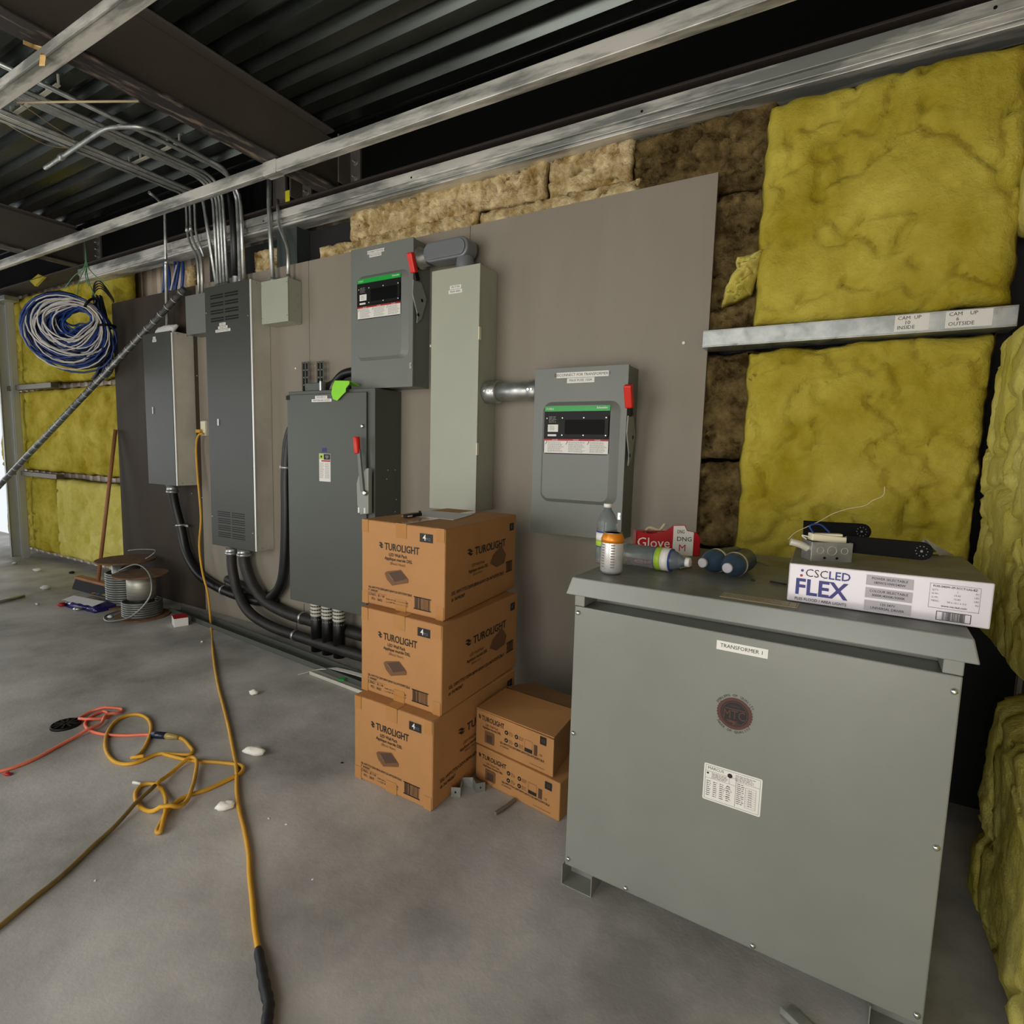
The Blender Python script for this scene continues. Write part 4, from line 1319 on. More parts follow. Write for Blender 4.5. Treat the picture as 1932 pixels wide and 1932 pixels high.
# ================================================================== CARTONS
def carton_print_front(m, o, u, v, W_, H_, skip=()):
    f_ = Face(m, o, u, v, u.cross(v).normalized())
    f_.fit('TUROLIGHT', W_ * 0.300, W_ * 0.715, H_ * 0.715, H_ * 0.080, bold=0.016)
    logo(f_, W_ * 0.225, H_ * 0.725, W_ * 0.062, H_ * 0.072)
    f_.fit('LED Wall Pack', W_ * 0.355, W_ * 0.575, H_ * 0.630, H_ * 0.036)
    f_.fit('Applique murale DEL', W_ * 0.300, W_ * 0.635, H_ * 0.582, H_ * 0.036)
    f_.fit('(Black/ Noir)', W_ * 0.370, W_ * 0.550, H_ * 0.530, H_ * 0.030, mi=1, bold=0.0)
    q = [(.302, .404), (.330, .430), (.500, .477), (.593, .381), (.588, .342), (.396, .275), (.330, .335)]
    f_.poly([(a * W_, b * H_) for a, b in q][::-1], 0.0008, 1)
    q = [(.350, .415), (.495, .468), (.580, .390), (.430, .325)]
    f_.poly([(a * W_, b * H_) for a, b in q][::-1], 0.0011, 2)
    f_.line(.355 * W_, .400 * H_, .405 * W_, .345 * H_, 0.0022, 0.0013, 4)
    f_.fit('SSL-WP17TS/120W,80W,60W/120-347V/DIP/CBLK', W_ * 0.095, W_ * 0.635, H_ * 0.205, H_ * 0.026, bold=0.012)
    f_.fit('P. 3698287', W_ * 0.095, W_ * 0.215, H_ * 0.170, H_ * 0.022, bold=0.012)
    f_.fit('C/NO.:  8 / 14', W_ * 0.10, W_ * 0.295, H_ * 0.122, H_ * 0.030, bold=0.004)
    f_.fit('PO.:  3602', W_ * 0.135, W_ * 0.27, H_ * 0.072, H_ * 0.030, bold=0.004)
    f_.rect(W_ * 0.10, H_ * 0.147, W_ * 0.33, H_ * 0.149, 0.0008, 0)
    f_.fit('N.W: 10.7 LBS  G.W: 49.4 LBS', W_ * 0.32, W_ * 0.59, H_ * 0.105, H_ * 0.018, bold=0.008)
    f_.fit('L x 15.8" W x 13.2" H x 13.2"', W_ * 0.32, W_ * 0.59, H_ * 0.072, H_ * 0.018, bold=0.008)
    f_.barcode(W_ * 0.655, H_ * 0.065, W_ * 0.855, H_ * 0.210, 0.0008, 0, 5)
    f_.rect(W_ * 0.72, H_ * 0.830, W_ * 0.865, H_ * 0.925, 0.0008, 0)
    f_.fit('4', W_ * 0.755, W_ * 0.790, H_ * 0.878, H_ * 0.065, 0.0012, 3, 0.01)
    f_.fit('PCS', W_ * 0.797, W_ * 0.840, H_ * 0.865, H_ * 0.030, 0.0012, 4, 0.0)


def logo(f_, x, y, w_, h_):
    f_.poly([(x + w_ * a, y + h_ * b) for a, b in ((0, .25), (.30, .5), (.55, .42), (.78, .12), (1.0, .12), (.62, -.10), (.45, .10), (.28, .28))][::-1], 0.0008, 0)
    f_.poly([(x + w_ * a, y - h_ * b) for a, b in ((1.0, .12), (.70, .5), (.45, .45), (.22, .12), (0, .08), (.38, -.08), (.55, .12), (.72, .26))], 0.0008, 0)


def carton_print_side(m, o, u, v, W_, H_):
    f_ = Face(m, o, u, v, u.cross(v).normalized())
    f_.fit('TUROLIGHT', W_ * 0.36, W_ * 0.815, H_ * 0.665, H_ * 0.092, bold=0.016)
    logo(f_, W_ * 0.255, H_ * 0.675, W_ * 0.088, H_ * 0.085)
    f_.fit('LED Wall Pack', W_ * 0.32, W_ * 0.50, H_ * 0.510, H_ * 0.036, mi=1)
    f_.fit('Applique murale DEL', W_ * 0.28, W_ * 0.55, H_ * 0.450, H_ * 0.038, mi=0)
    f_.fit('(Black/ Noir)', W_ * 0.34, W_ * 0.47, H_ * 0.400, H_ * 0.030, mi=1, bold=0.0)
    q = [(.58, .46), (.62, .55), (.75, .64), (.83, .50), (.80, .40), (.68, .38)]
    f_.poly([(a * W_, b * H_) for a, b in q][::-1], 0.0008, 1)
    f_.fit('SSL-WP17TS/120W,80W,60W/120-347V/DIP/CBLK', W_ * 0.075, W_ * 0.80, H_ * 0.270, H_ * 0.040, bold=0.012)
    f_.fit('# 3698287', W_ * 0.075, W_ * 0.24, H_ * 0.200, H_ * 0.036, bold=0.012)
    f_.barcode(W_ * 0.83, H_ * 0.26, W_ * 0.94, H_ * 0.40, 0.0008, 0, 9)
    f_.rect(W_ * 0.88, H_ * 0.80, W_ * 0.95, H_ * 0.90, 0.0008, 0)
    f_.fit('4', W_ * 0.898, W_ * 0.918, H_ * 0.85, H_ * 0.06, 0.0012, 4, 0.0)


BIG = [
    ('bottom carton of the tall stack, standing on the concrete', [(-1.568, -0.981), (-1.172, -0.991), (-1.180, -0.400), (-1.576, -0.390)], 0.0, 0.336),
    ('middle carton of the tall stack', [(-1.585, -0.927), (-1.173, -0.944), (-1.192, -0.374), (-1.600, -0.360)], 0.3365, 0.672),
    ('top carton of the tall stack, with paper and knife on it', [(-1.631, -0.878), (-1.199, -0.899), (-1.252, -0.300), (-1.642, -0.300)], 0.6725, 1.010),
]
for lb, q, z0, z1 in BIG:
    t = thing('cardboard_carton', 'brown LED light carton, ' + lb, 'cardboard box', (q[0][0] / 2 + q[2][0] / 2, q[0][1] / 2 + q[2][1] / 2, z0), 'big cartons stacked three high')
    b_ = [Vector((x_, y_, z0)) for x_, y_ in q]
    t_ = [Vector((x_, y_, z1)) for x_, y_ in q]
    body = MB().hexa(b_, t_).build('box', M['card'], t, bevel=0.006, seg=3)
    u_ = (b_[1] - b_[0])
    W_ = u_.length
    u_.normalize()
    nf = u_.cross(Z)
    # closing flaps and tape on the top and over the front
    c0 = (t_[0] + t_[1]) / 2
    c1 = (t_[3] + t_[2]) / 2
    tw = u_ * 0.028
    fo = nf * 0.0016
    m = MB()
    top_e, low_e = c0 + fo + Z * 0.0012, c0 + fo - Z * 0.055
    m.add([low_e - tw, low_e + tw, top_e + tw, top_e - tw, c1 + tw + Z * 0.0012, c1 - tw + Z * 0.0012], [(0, 1, 2, 3), (3, 2, 4, 5)], False)
    m.build('packing_tape', M['tape'], t)
    cb = (b_[0] + b_[1]) / 2
    MB().add([cb - tw + fo, cb + tw + fo, cb + tw + fo + Z * 0.045, cb - tw + fo + Z * 0.045], [(0, 1, 2, 3)], False).build('packing_tape', M['tape'], t)
    for p_, s_ in ((b_[0], 1), (b_[1], -1)):
        for zz in (0.0, z1 - z0 - 0.05):
            a_ = p_ + fo + Z * zz + u_ * s_ * 0.004
            bq = a_ + u_ * s_ * 0.035
            ids = (0, 1, 2, 3) if s_ > 0 else (1, 0, 3, 2)
            MB().add([a_, bq, bq + Z * 0.05, a_ + Z * 0.05], [ids], False).build('packing_tape', M['tape'], t)
    m = MB()
    carton_print_front(m, b_[0] + nf * 0.0008, u_, Z, W_, z1 - z0)
    m.build('front_print', [M['ink'], M['ycard'], mat('dark_fixture_print', '#4b3524', 0.7), M['white'], M['inkg']], body, label='black printed lettering and lamp picture')
    us = (b_[2] - b_[1])
    Ws = us.length
    us.normalize()
    m = MB()
    ns = us.cross(Z)
    carton_print_side(m, b_[1] + ns * 0.0008, us, Z, Ws, z1 - z0)
    m.build('side_print', [M['ink'], M['ycard'], M['ycard'], M['silverprint'], M['inkg']], body)

SM = [
    ('small lower LED light carton on the floor between stack and transformer', [(-1.158, -0.735), (-0.762, -0.797), (-0.74, -0.60), (-1.13, -0.55)], 0.0, 0.143),
    ('small upper LED light carton with its lid slightly open', [(-1.166, -0.727), (-0.800, -0.780), (-0.82, -0.596), (-1.15, -0.55)], 0.1435, 0.296),
]
for k, (lb, q, z0, z1) in enumerate(SM):
    t = thing('cardboard_carton', lb, 'cardboard box', (-0.98, -0.65, z0), 'small cartons in a pair')
    b_ = [Vector((x_, y_, z0)) for x_, y_ in q]
    t_ = [Vector((x_, y_, z1 - (0.012 if k else 0))) for x_, y_ in q]
    body = MB().hexa(b_, t_).build('box', M['card'], t, bevel=0.004, seg=2)
    if k:
        tt_ = [Vector((q[0][0], q[0][1], z1 - 0.011)), Vector((q[1][0], q[1][1], z1 - 0.006)), Vector((q[2][0] + 0.02, q[2][1] + 0.02, z1 + 0.012)), Vector((q[3][0] + 0.0, q[3][1] + 0.02, z1 + 0.002))]
        MB().hexa(tt_, [v_ + Z * 0.004 for v_ in tt_]).build('flap', M['card'], t, bevel=0.0015)
        a0_, a1_ = Vector((-1.16, -0.50, z1 - 0.005)), Vector((-0.79, -0.565, z1 + 0.0))
        MB().hexa([a0_, a1_, a1_ + Vector((0.03, 0.12, -0.01)), a0_ + Vector((0.06, 0.12, -0.01))], [v_ + Z * 0.004 for v_ in (a0_, a1_, a1_ + Vector((0.03, 0.12, -0.01)), a0_ + Vector((0.06, 0.12, -0.01)))]).build('flap', M['cardd'], t)
    u_ = (b_[1] - b_[0])
    W_ = u_.length
    u_.normalize()
    nf = u_.cross(Z)
    H_ = z1 - z0
    m = MB()
    f_ = Face(m, b_[0] + nf * 0.0008, u_, Z, nf)
    f_.fit('TUROLIGHT', W_ * 0.085, W_ * 0.39, H_ * 0.745, H_ * 0.125, bold=0.016)
    logo(f_, W_ * 0.035, H_ * 0.76, W_ * 0.042, H_ * 0.11)
    f_.fit('LED Wall Pack', W_ * 0.14, W_ * 0.31, H_ * 0.60, H_ * 0.055, mi=1)
    f_.fit('Applique murale DEL', W_ * 0.10, W_ * 0.35, H_ * 0.52, H_ * 0.055, mi=0)
    f_.rrect(W_ * 0.13, H_ * 0.13, W_ * 0.26, H_ * 0.45, 0.004, 0.0008, 1)
    f_.rrect(W_ * 0.155, H_ * 0.16, W_ * 0.235, H_ * 0.36, 0.003, 0.0012, 2)
    for i in range(4):
        xx, zz = W_ * (0.42 + 0.13 * (i % 2)), H_ * (0.62 if i < 2 else 0.42)
        f_.disc(xx, zz, 0.0085, 0.0008, 0)
        f_.disc(xx, zz, 0.003, 0.0012, 4)
        f_.lines(xx + 0.012, xx + 0.034, zz - 0.008, zz + 0.008, 3, 0.002, 0.0008, 1, i)
    f_.fit('SSL-WP17TS/120W,80W,60W/120-347V/DIP/CBLK', W_ * 0.34, W_ * 0.90, H_ * 0.30, H_ * 0.055, bold=0.01)
    f_.fit('# 3698287', W_ * 0.34, W_ * 0.46, H_ * 0.22, H_ * 0.045, mi=1)
    f_.frame(W_ * 0.655, H_ * 0.36, W_ * 0.75, H_ * 0.66, 0.001, 0.0008, 1)
    f_.rect(W_ * 0.655, H_ * 0.36, W_ * 0.75, H_ * 0.45, 0.001, 0)
    f_.rect(W_ * 0.77, H_ * 0.36, W_ * 0.81, H_ * 0.62, 0.001, 2)
    f_.text('CE', W_ * 0.835, H_ * 0.42, 0.011, 'LEFT', 0.0008, 0)
    f_.rect(W_ * 0.84, H_ * 0.70, W_ * 0.915, H_ * 0.90, 0.001, 0)
    f_.text('12', W_ * 0.878, H_ * 0.80, 0.016, 'CENTER', 0.0014, 1)
    f_.lines(W_ * 0.72, W_ * 0.92, H_ * 0.08, H_ * 0.14, 1, 0.0018, 0.0008, 1, 4)
    m.build('front_print', [M['ink'], M['ycard'], MATS['dark_fixture_print'], M['white'], M['card']], body, label='black printed lettering and lamp picture')

# on the top carton
zt = 1.0115
q = [at(px, py, z=zt + 0.0012) for px, py in ((757, 973.5), (803, 962.5), (894, 970), (856, 981), (815, 976.5))]
m = MB().prism([q[0], q[4], q[3], q[2], q[1]], (0, 0, -0.0012))
tag(m.build('paper_sheet', M['paper'], loc=tuple(q[0])), 'white paper sheet lying on the top carton of the tall stack', 'paper')
a = at(764, 978, z=zt)
t = thing('utility_knife', 'small black utility knife beside the paper on the top carton', 'knife', tuple(a))
b = at(793, 973.5, z=zt)
d = (b - a)
dn = d.normalized()
sd = Z.cross(dn)
MB().obox((a + b) / 2 + Z * 0.008, d * 0.5, sd * 0.010, Z * 0.007).build('handle', M['black'], t, bevel=0.003)
MB().obox(a + dn * 0.02 + Z * 0.008 - sd * 0.0105, dn * 0.016, sd * 0.0006, Z * 0.003).build('inlay', M['white'], t)
MB().obox(b - dn * 0.004 + Z * 0.016, dn * 0.004, sd * 0.004, Z * 0.006).build('clip', M['black'], t)

# metal bracket between cartons and cable stub
t0 = at(851, 1503, z=0)
m = MB()
P_ = [at(851, 1503, z=0), at(868, 1504, z=0), at(872, 1484, z=0), at(892, 1484, z=0), at(898, 1496, z=0), at(915, 1493, z=0)]
for i in range(5):
    a, b = P_[i], P_[i + 1]
    d = (b - a).normalized()
    n_ = Vector((-d.y, d.x, 0)) * 0.0012
    m.hexa([a - n_, b - n_, b + n_, a + n_], [a - n_ + Z * 0.038, b - n_ + Z * 0.038, b + n_ + Z * 0.038, a + n_ + Z * 0.038])
t = thing('steel_clip', 'bent galvanised clip standing on the floor between the cartons', 'bracket', tuple(t0))
m.build('strip', M['galv'], t)
m = MB()
for a, b in ((P_[0], P_[1]), (P_[4], P_[5])):
    c = (a + b) / 2 + Z * 0.019
    m.lathe(c + Vector((0, -0.0015, 0)), (0.2, -1, 0), [(0.004, 0), (0.004, 0.0008)], 10)
m.build('screw_hole', M['black'], t)
a, b = at(934, 1535, z=0.008), at(972, 1508, z=0.008)
m = MB()
path = catmull([a, (a * 0.6 + b * 0.4) + Vector((0.004, 0.006, 0)), b], 14)
m.tube(path, [0.0075 if i % 2 else 0.006 for i in range(len(path))], 10)
tag(m.build('armoured_cable_offcut', M['armour'], loc=tuple(a)), 'short armoured cable offcut poking from under the lower small carton', 'cable offcut')

# ================================================================== THINGS ON THE TRANSFORMER
TZ = 0.943
c = at(1145, 1084, z=TZ)
c = Vector((-0.562, -0.935, TZ))
t = thing('drink_can', 'silver drink can with orange top at left end of the transformer lid', 'can', tuple(c))
MB().lathe(c, Z, [(0.022, 0.002), (0.026, 0.0), (0.033, 0.010), (0.033, 0.098), (0.0325, 0.100)], 28).build('body', mat('can_print', '#c9c7c6', 0.3, 0.5, scale=30, hex2='#e6e4e2'), t)
MB().lathe(c + Z * 0.0985, Z, [(0.0334, -0.006), (0.0334, 0.006), (0.027, 0.020), (0.0265, 0.021)], 28).build('orange_shoulder', M['orange'], t)
MB().lathe(c + Z * 0.1195, Z, [(0.0272, 0), (0.0272, 0.002), (0.0255, 0.002), (0.024, -0.001), (0.0, -0.001)], 28).build('rim', M['alu'], t)
m = MB()
r_ = 0.0335
for i in range(9):
    zz = 0.085 - i * 0.008
    for a0, a1 in ((-2.3, -1.95), (-1.35, -1.0)):
        n_ = 6
        vs = [c + Vector((r_ * math.cos(a0 + (a1 - a0) * k / n_), r_ * math.sin(a0 + (a1 - a0) * k / n_), zz + dz)) for dz in (0, 0.004) for k in range(n_ + 1)]
        m.add(vs, [(k, k + 1, n_ + 2 + k, n_ + 1 + k) for k in range(n_)], True)
m.build('fine_print', M['inkg'], t)


def bottle(name, label, base, axis, L_, R_, body, cap, lab=True, empty_=True, labpos=0.42):
    base, axis = Vector(base), Vector(axis).normalized()
    t = thing(name, label, 'bottle', tuple(base), 'water bottles on the transformer')
    prof = [(R_ * 0.55, 0.004), (R_ * 0.9, 0.0), (R_, 0.008)]
    k = 0
    h = 0.014
    while h < L_ * 0.62:
        prof.append((R_ * (1.0 if k % 2 == 0 else 0.955), h))
        h += 0.008
        k += 1
    prof += [(R_, L_ * 0.64), (R_ * 0.96, L_ * 0.70), (R_ * 0.75, L_ * 0.80), (R_ * 0.45, L_ * 0.87), (R_ * 0.36, L_ * 0.89), (R_ * 0.36, L_ * 0.93)]
    MB().lathe(base, axis, prof, 24).build('bottle_body', M[body], t)
    MB().lathe(base + axis * L_ * 0.925, axis, [(R_ * 0.40, 0), (R_ * 0.40, L_ * 0.055), (R_ * 0.34, L_ * 0.06)], 18).build('cap', M[cap], t)
    if lab:
        p0 = L_ * labpos
        lb = MB().lathe(base, axis, [(R_ * 1.01, p0), (R_ * 1.012, p0 + 0.05)], 24)
        o1 = lb.build('label_band', M['bluel'], t)
        MB().lathe(base, axis, [(R_ * 1.018, p0 + 0.003), (R_ * 1.018, p0 + 0.022)], 24).build('label_stripe', M['limel'], o1)
        MB().lathe(base, axis, [(R_ * 1.017, p0 + 0.022), (R_ * 1.017, p0 + 0.046)], 24).build('label_field', M['white'], o1)
    return t


bottle('water_bottle', 'upright clear bottle with white cap standing behind the can', (-0.632, -0.80, TZ), (0, 0, 1), 0.195, 0.033, 'clear', 'white', True, labpos=0.28)
bottle('water_bottle', 'clear ribbed bottle lying on its side right of the can', (-0.575, -0.790, TZ + 0.036), (0.985, -0.10, 0), 0.215, 0.0345, 'clear', 'white', True, labpos=0.50)
for k, (cx_, cy_, dx, dy, lb) in enumerate(((-0.335, -0.80, 0.10, 0.25, 'left dark blue bottle lying cap towards the camera'), (-0.258, -0.835, 0.03, 0.25, 'right dark blue bottle lying cap towards the camera'))):
    ax = Vector((-dx, -dy, 0)).normalized()
    L_ = 0.19
    cap = Vector((cx_, cy_, TZ + 0.0365))
    bottle('water_bottle', lb, cap - ax * L_, ax, L_, 0.0355, 'clearb', 'silverprint', False)
    MB().lathe(cap - ax * (L_ * 0.46), ax, [(0.0364, 0), (0.0364, 0.012)], 24).build('label_band', M['beige'], bpy.data.objects['water_bottle.%03d' % (k + 2)])

# cardboard sheet and glove carton
q = [at(px, py, z=TZ + 0.016) for px, py in ((1180, 1036), (1190, 1028), (1240, 1036), (1300, 1050), (1306, 1060), (1285, 1064), (1230, 1050))]
m = MB().prism(q, (0, 0, -0.015))
tag(m.build('card_scrap', M['beige'], loc=tuple(q[0])), 'flat beige cardboard scrap in front of the red glove carton', 'cardboard')
GM = Matrix.Translation((-0.610, -0.565, TZ)) @ Matrix.Rotation(math.radians(24), 4, 'Z')
GR = GM.to_3x3()
t = thing('glove_carton', 'crushed red carton lettered Glove, torn open on the transformer lid', 'carton', tuple(GM.translation))
m = MB(GM)
top = [(0, 0.080), (0.05, 0.073), (0.10, 0.084), (0.128, 0.106), (0.168, 0.108), (0.174, 0.090), (0.206, 0.084), (0.222, 0.066)]
m.prism([(0, 0, 0), (0.222, 0, 0)] + [(a, 0, b) for a, b in reversed(top)], (0, 0.003, 0))
m.box(0, 0.222, 0.10, 0.103, 0, 0.066).box(0, 0.003, 0, 0.1, 0, 0.078).box(0.219, 0.222, 0, 0.1, 0, 0.066).box(0, 0.222, 0, 0.1, 0, 0.002)
m.prism([(0, 0, 0.081), (0.1, 0, 0.084), (0.08, 0.06, 0.072), (0.01, 0.08, 0.074)], (0, 0, 0.002))
body = m.build('box', M['redbox'], t)
m = MB()
f_ = Face(m, GM.translation, GR @ X, Z, GR @ -Y)
f_.fit('Glove', 0.006, 0.118, 0.040, 0.034, 0.001, 0, 0.0)
f_.poly([(0.128, 0), (0.198, 0), (0.198, 0.084), (0.174, 0.088), (0.165, 0.106), (0.128, 0.104)], 0.0008, 0)
f_.fit('DNG', 0.142, 0.166, 0.084, 0.012, 0.0014, 1, 0.006)
f_.fit('DNG', 0.142, 0.192, 0.058, 0.015, 0.0014, 1, 0.006)
f_.fit('M', 0.150, 0.172, 0.026, 0.024, 0.0014, 2, 0.0)
m.build('lettering', [M['white'], M['ink'], M['redink']], body, label='white Glove lettering and white size panel')
m = MB(GM)
m.tube(catmull([(0.03, 0.03, 0.06), (0.05, 0.05, 0.088), (0.085, 0.04, 0.082), (0.105, 0.03, 0.110)], 4), [0.006] * 12 + [0.001], 6)
m.build('inner_wrapping', M['beige'], t)
m = MB()
for i in range(5):
    cxx, cyy = -0.335 + 0.034 * i, -0.50 + 0.012 * (i % 2)
    m.tube([(cxx + 0.016 * math.cos(k / 10 * 2 * math.pi), cyy + 0.02 * math.sin(k / 10 * 2 * math.pi), TZ + 0.004 + 0.006 * math.sin(k / 10 * 2 * math.pi + i)) for k in range(10)], 0.0022, 6, True)
tag(m.build('plastic_ring_carrier', mat('hazy_plastic', '#7d8070', 0.3), loc=(-0.27, -0.5, TZ)), 'hazy plastic ring carrier behind the two dark bottles', 'plastic rings')
for k, (px, py, sz) in enumerate(((1410, 1069, 0.018), (1421, 1097, 0.006), (1468, 1102, 0.022))):
    p = at(px, py, z=TZ + 0.001)
    m = MB().obox(p + Z * 0.003, Vector((sz, -sz * 0.3, 0)), Vector((0, sz * 0.25, 0)), Z * 0.002)
    tag(m.build('scrap', M['darkin'], loc=tuple(p), bevel=0.001), ['dark sliver right of the dark bottles', 'tiny dark crumb at the middle of the lid', 'thin dark bit against the white carton'][k], 'debris')

# white LED light carton
q = [(-0.092, -0.972), (0.296, -0.984), (0.300, -0.600), (-0.100, -0.560)]
z0, z1 = TZ + 0.004, TZ + 0.004
zt = at(1493, 1062, y=-0.972).z
ztr = at(1869, 1100, y=-0.984).z
b_ = [Vector((x_, y_, TZ + 0.001)) for x_, y_ in q]
t_ = [Vector((x_, y_, h)) for (x_, y_), h in zip(q, (zt, ztr, ztr, zt))]
H_ = zt - TZ
t = thing('led_light_carton', 'flat white printed LED floodlight carton on the right of the transformer lid', 'carton', (0.1, -0.78, TZ))
m = MB()
m.hexa(b_, t_)
m.mi[:] = [0, 1, 0, 0, 0, 0]
body = m.build('box', [M['boxw'], M['boxtop']], t, bevel=0.003)
m = MB()
u_ = (b_[1] - b_[0])
W_ = u_.length
u_.normalize()
nf = u_.cross(Z)
f_ = Face(m, b_[0] + nf * 0.0006, u_, Z, nf)
f_.disc(W_ * 0.075, H_ * 0.83, 0.0032, 0.0008, 1)
f_.disc(W_ * 0.072, H_ * 0.70, 0.0032, 0.0008, 2)
f_.fit('CSC', W_ * 0.095, W_ * 0.215, H_ * 0.775, H_ * 0.20, 0.0008, 3, -0.005)
f_.fit('LED', W_ * 0.222, W_ * 0.335, H_ * 0.775, H_ * 0.20, 0.0008, 1, 0.014)
f_.fit('FLEX', W_ * 0.045, W_ * 0.330, H_ * 0.39, H_ * 0.40, 0.0008, 1, 0.024)
f_.fit('PL05 FLOOD / AREA LIGHTS', W_ * 0.045, W_ * 0.325, H_ * 0.09, H_ * 0.07, 0.0008, 3, 0.01)
for i, (s1, s2) in enumerate((('POWER SELECTABLE', '180W/210W/240W'), ('COLOUR SELECTABLE', '3000K/4000K/5000K'), ('120-347V', 'UNIVERSAL DRIVER'))):
    zz = H_ * (0.80 - 0.31 * i)
    f_.rect(W_ * 0.415, zz - H_ * 0.13, W_ * 0.645, zz + H_ * 0.12, 0.0006, 4)
    f_.text(s1, W_ * 0.53, zz + H_ * 0.045, 0.0078, 'CENTER', 0.001, 3, fx=0.95, bold=0.006)
    f_.text(s2, W_ * 0.53, zz - H_ * 0.055, 0.0078, 'CENTER', 0.001, 3, fx=0.95, bold=0.01)
f_.frame(W_ * 0.72, H_ * 0.33, W_ * 0.945, H_ * 0.90, 0.0006, 0.0008, 5)
f_.text('FL05-240W-3P-3CCT-UG-BZ', W_ * 0.832, H_ * 0.84, 0.0062, 'CENTER', 0.001, 3, bold=0.008)
for i, (a_, b2, c2) in enumerate((('QTY:', '1', 'PC'), ('N.W.:', '13.45', 'LBS'), ('G.W.:', '15.60', 'LBS'), ('MEAS.:', '24 x 15.1 x 3.0', 'IN'))):
    zz = H_ * (0.75 - 0.085 * i)
    f_.text(a_, W_ * 0.73, zz, 0.0055, 'LEFT', 0.001, 5)
    f_.text(b2, W_ * 0.845, zz, 0.0055, 'CENTER', 0.001, 5)
    f_.text(c2, W_ * 0.94, zz, 0.0055, 'RIGHT', 0.001, 5)
f_.text('www.csc-led.com', W_ * 0.835, H_ * 0.395, 0.0062, 'CENTER', 0.001, 3, bold=0.008)
f_.frame(W_ * 0.76, H_ * 0.06, W_ * 0.915, H_ * 0.27, 0.0012, 0.001, 3)
f_.barcode(W_ * 0.78, H_ * 0.075, W_ * 0.895, H_ * 0.255, 0.001, 3, 12, False)
m.build('front_print', [M['white'], M['navy'], M['redink'], M['ink'], M['silverprint'], M['inkg']], body, label='navy and black printed lettering')
BT = zt + 0.0005


def on_box(px, py, dz=0.0):
    return at(px, py, z=BT + dz)


# device box
a, b = on_box(1529, 1059), on_box(1607, 1062)
u_ = (b - a)
W_ = u_.length
u_.normalize()
dv = Vector((-u_.y, u_.x, 0))
D_ = 0.055
H_ = at(1527, 1022, y=a.y).z - a.z
t = thing('steel_device_box', 'open galvanised device box with wires on the white carton', 'electrical box', tuple((a + b) / 2))
m = MB()
for o2, l2, w2 in ((a, u_ * W_, dv * 0.002), (a, u_ * 0.002, dv * D_), (b, -u_ * 0.002, dv * D_), (a + dv * D_, u_ * W_, -dv * 0.002)):
    p0, p1, p2, p3 = o2, o2 + l2, o2 + l2 + w2, o2 + w2
    if (p1 - p0).cross(p3 - p0).z < 0:
        p1, p3 = p3, p1
    m.hexa([p0, p1, p2, p3], [p0 + Z * H_, p1 + Z * H_, p2 + Z * H_, p3 + Z * H_])
m.hexa([a, b, b + dv * D_, a + dv * D_], [v_ + Z * 0.002 for v_ in (a, b, b + dv * D_, a + dv * D_)])
bx = m.build('box', M['galv'], t, bevel=0.001)
m = MB()
nf = -dv
for fr_ in (0.33, 0.63):
    m.lathe(a + u_ * W_ * fr_ + Z * H_ * 0.2 + nf * 0.0005, nf, [(0.0032, 0), (0.0032, 0.0006)], 12)
m.build('screw_hole', M['black'], bx)
m = MB()
for fr_, rr_ in ((0.22, 0.008), (0.5, 0.011), (0.8, 0.008)):
    cc = a + u_ * W_ * fr_ + Z * H_ * 0.58 + nf * 0.0006
    m.tube([cc + (u_ * math.cos(k / 16 * 2 * math.pi) + Z * math.sin(k / 16 * 2 * math.pi)) * rr_ for k in range(16)], 0.0006, 4, True)
m.build('knockouts', M['galvside'], bx)
cc = (a + b) / 2 + dv * 0.03 + Z * (H_ + 0.006)
m = MB().obox(cc, u_ * 0.042 + Z * -0.004, dv * 0.013, Z * 0.009)
m.obox(cc + Z * 0.010 + u_ * -0.002, u_ * 0.036, dv * 0.009, Z * 0.003)
m.build('wiring_device', M['cream'], t, bevel=0.002, label='cream wiring device')
m = MB()
m.tube(catmull([cc - u_ * 0.03 + Z * 0.008, cc - u_ * 0.045 + Z * 0.03, cc - u_ * 0.02 + Z * 0.035, cc + u_ * 0.005 + Z * 0.015], 5), 0.0022, 6)
m.build('blue_wire', M['bluec'], t)
m = MB()
m.tube(catmull([cc + u_ * 0.035, cc + u_ * 0.05 + Z * 0.006, cc + u_ * 0.052 - Z * 0.006], 5), 0.0018, 6)
m.tube(catmull([cc - u_ * 0.035, cc - u_ * 0.062 + Z * 0.006, cc - u_ * 0.05 - Z * 0.004], 5), 0.0018, 6)
m.build('white_wire', M['whitec'], t)
m = MB()
m.tube(catmull([a + Z * H_ * 0.6 + dv * 0.02, a - u_ * 0.02 + Z * H_ * 0.8 + dv * 0.02, a - u_ * 0.042 + Z * H_ * 0.9 + dv * 0.025], 6), 0.009, 12)
m.build('cable_connector', M['galvside'], t)

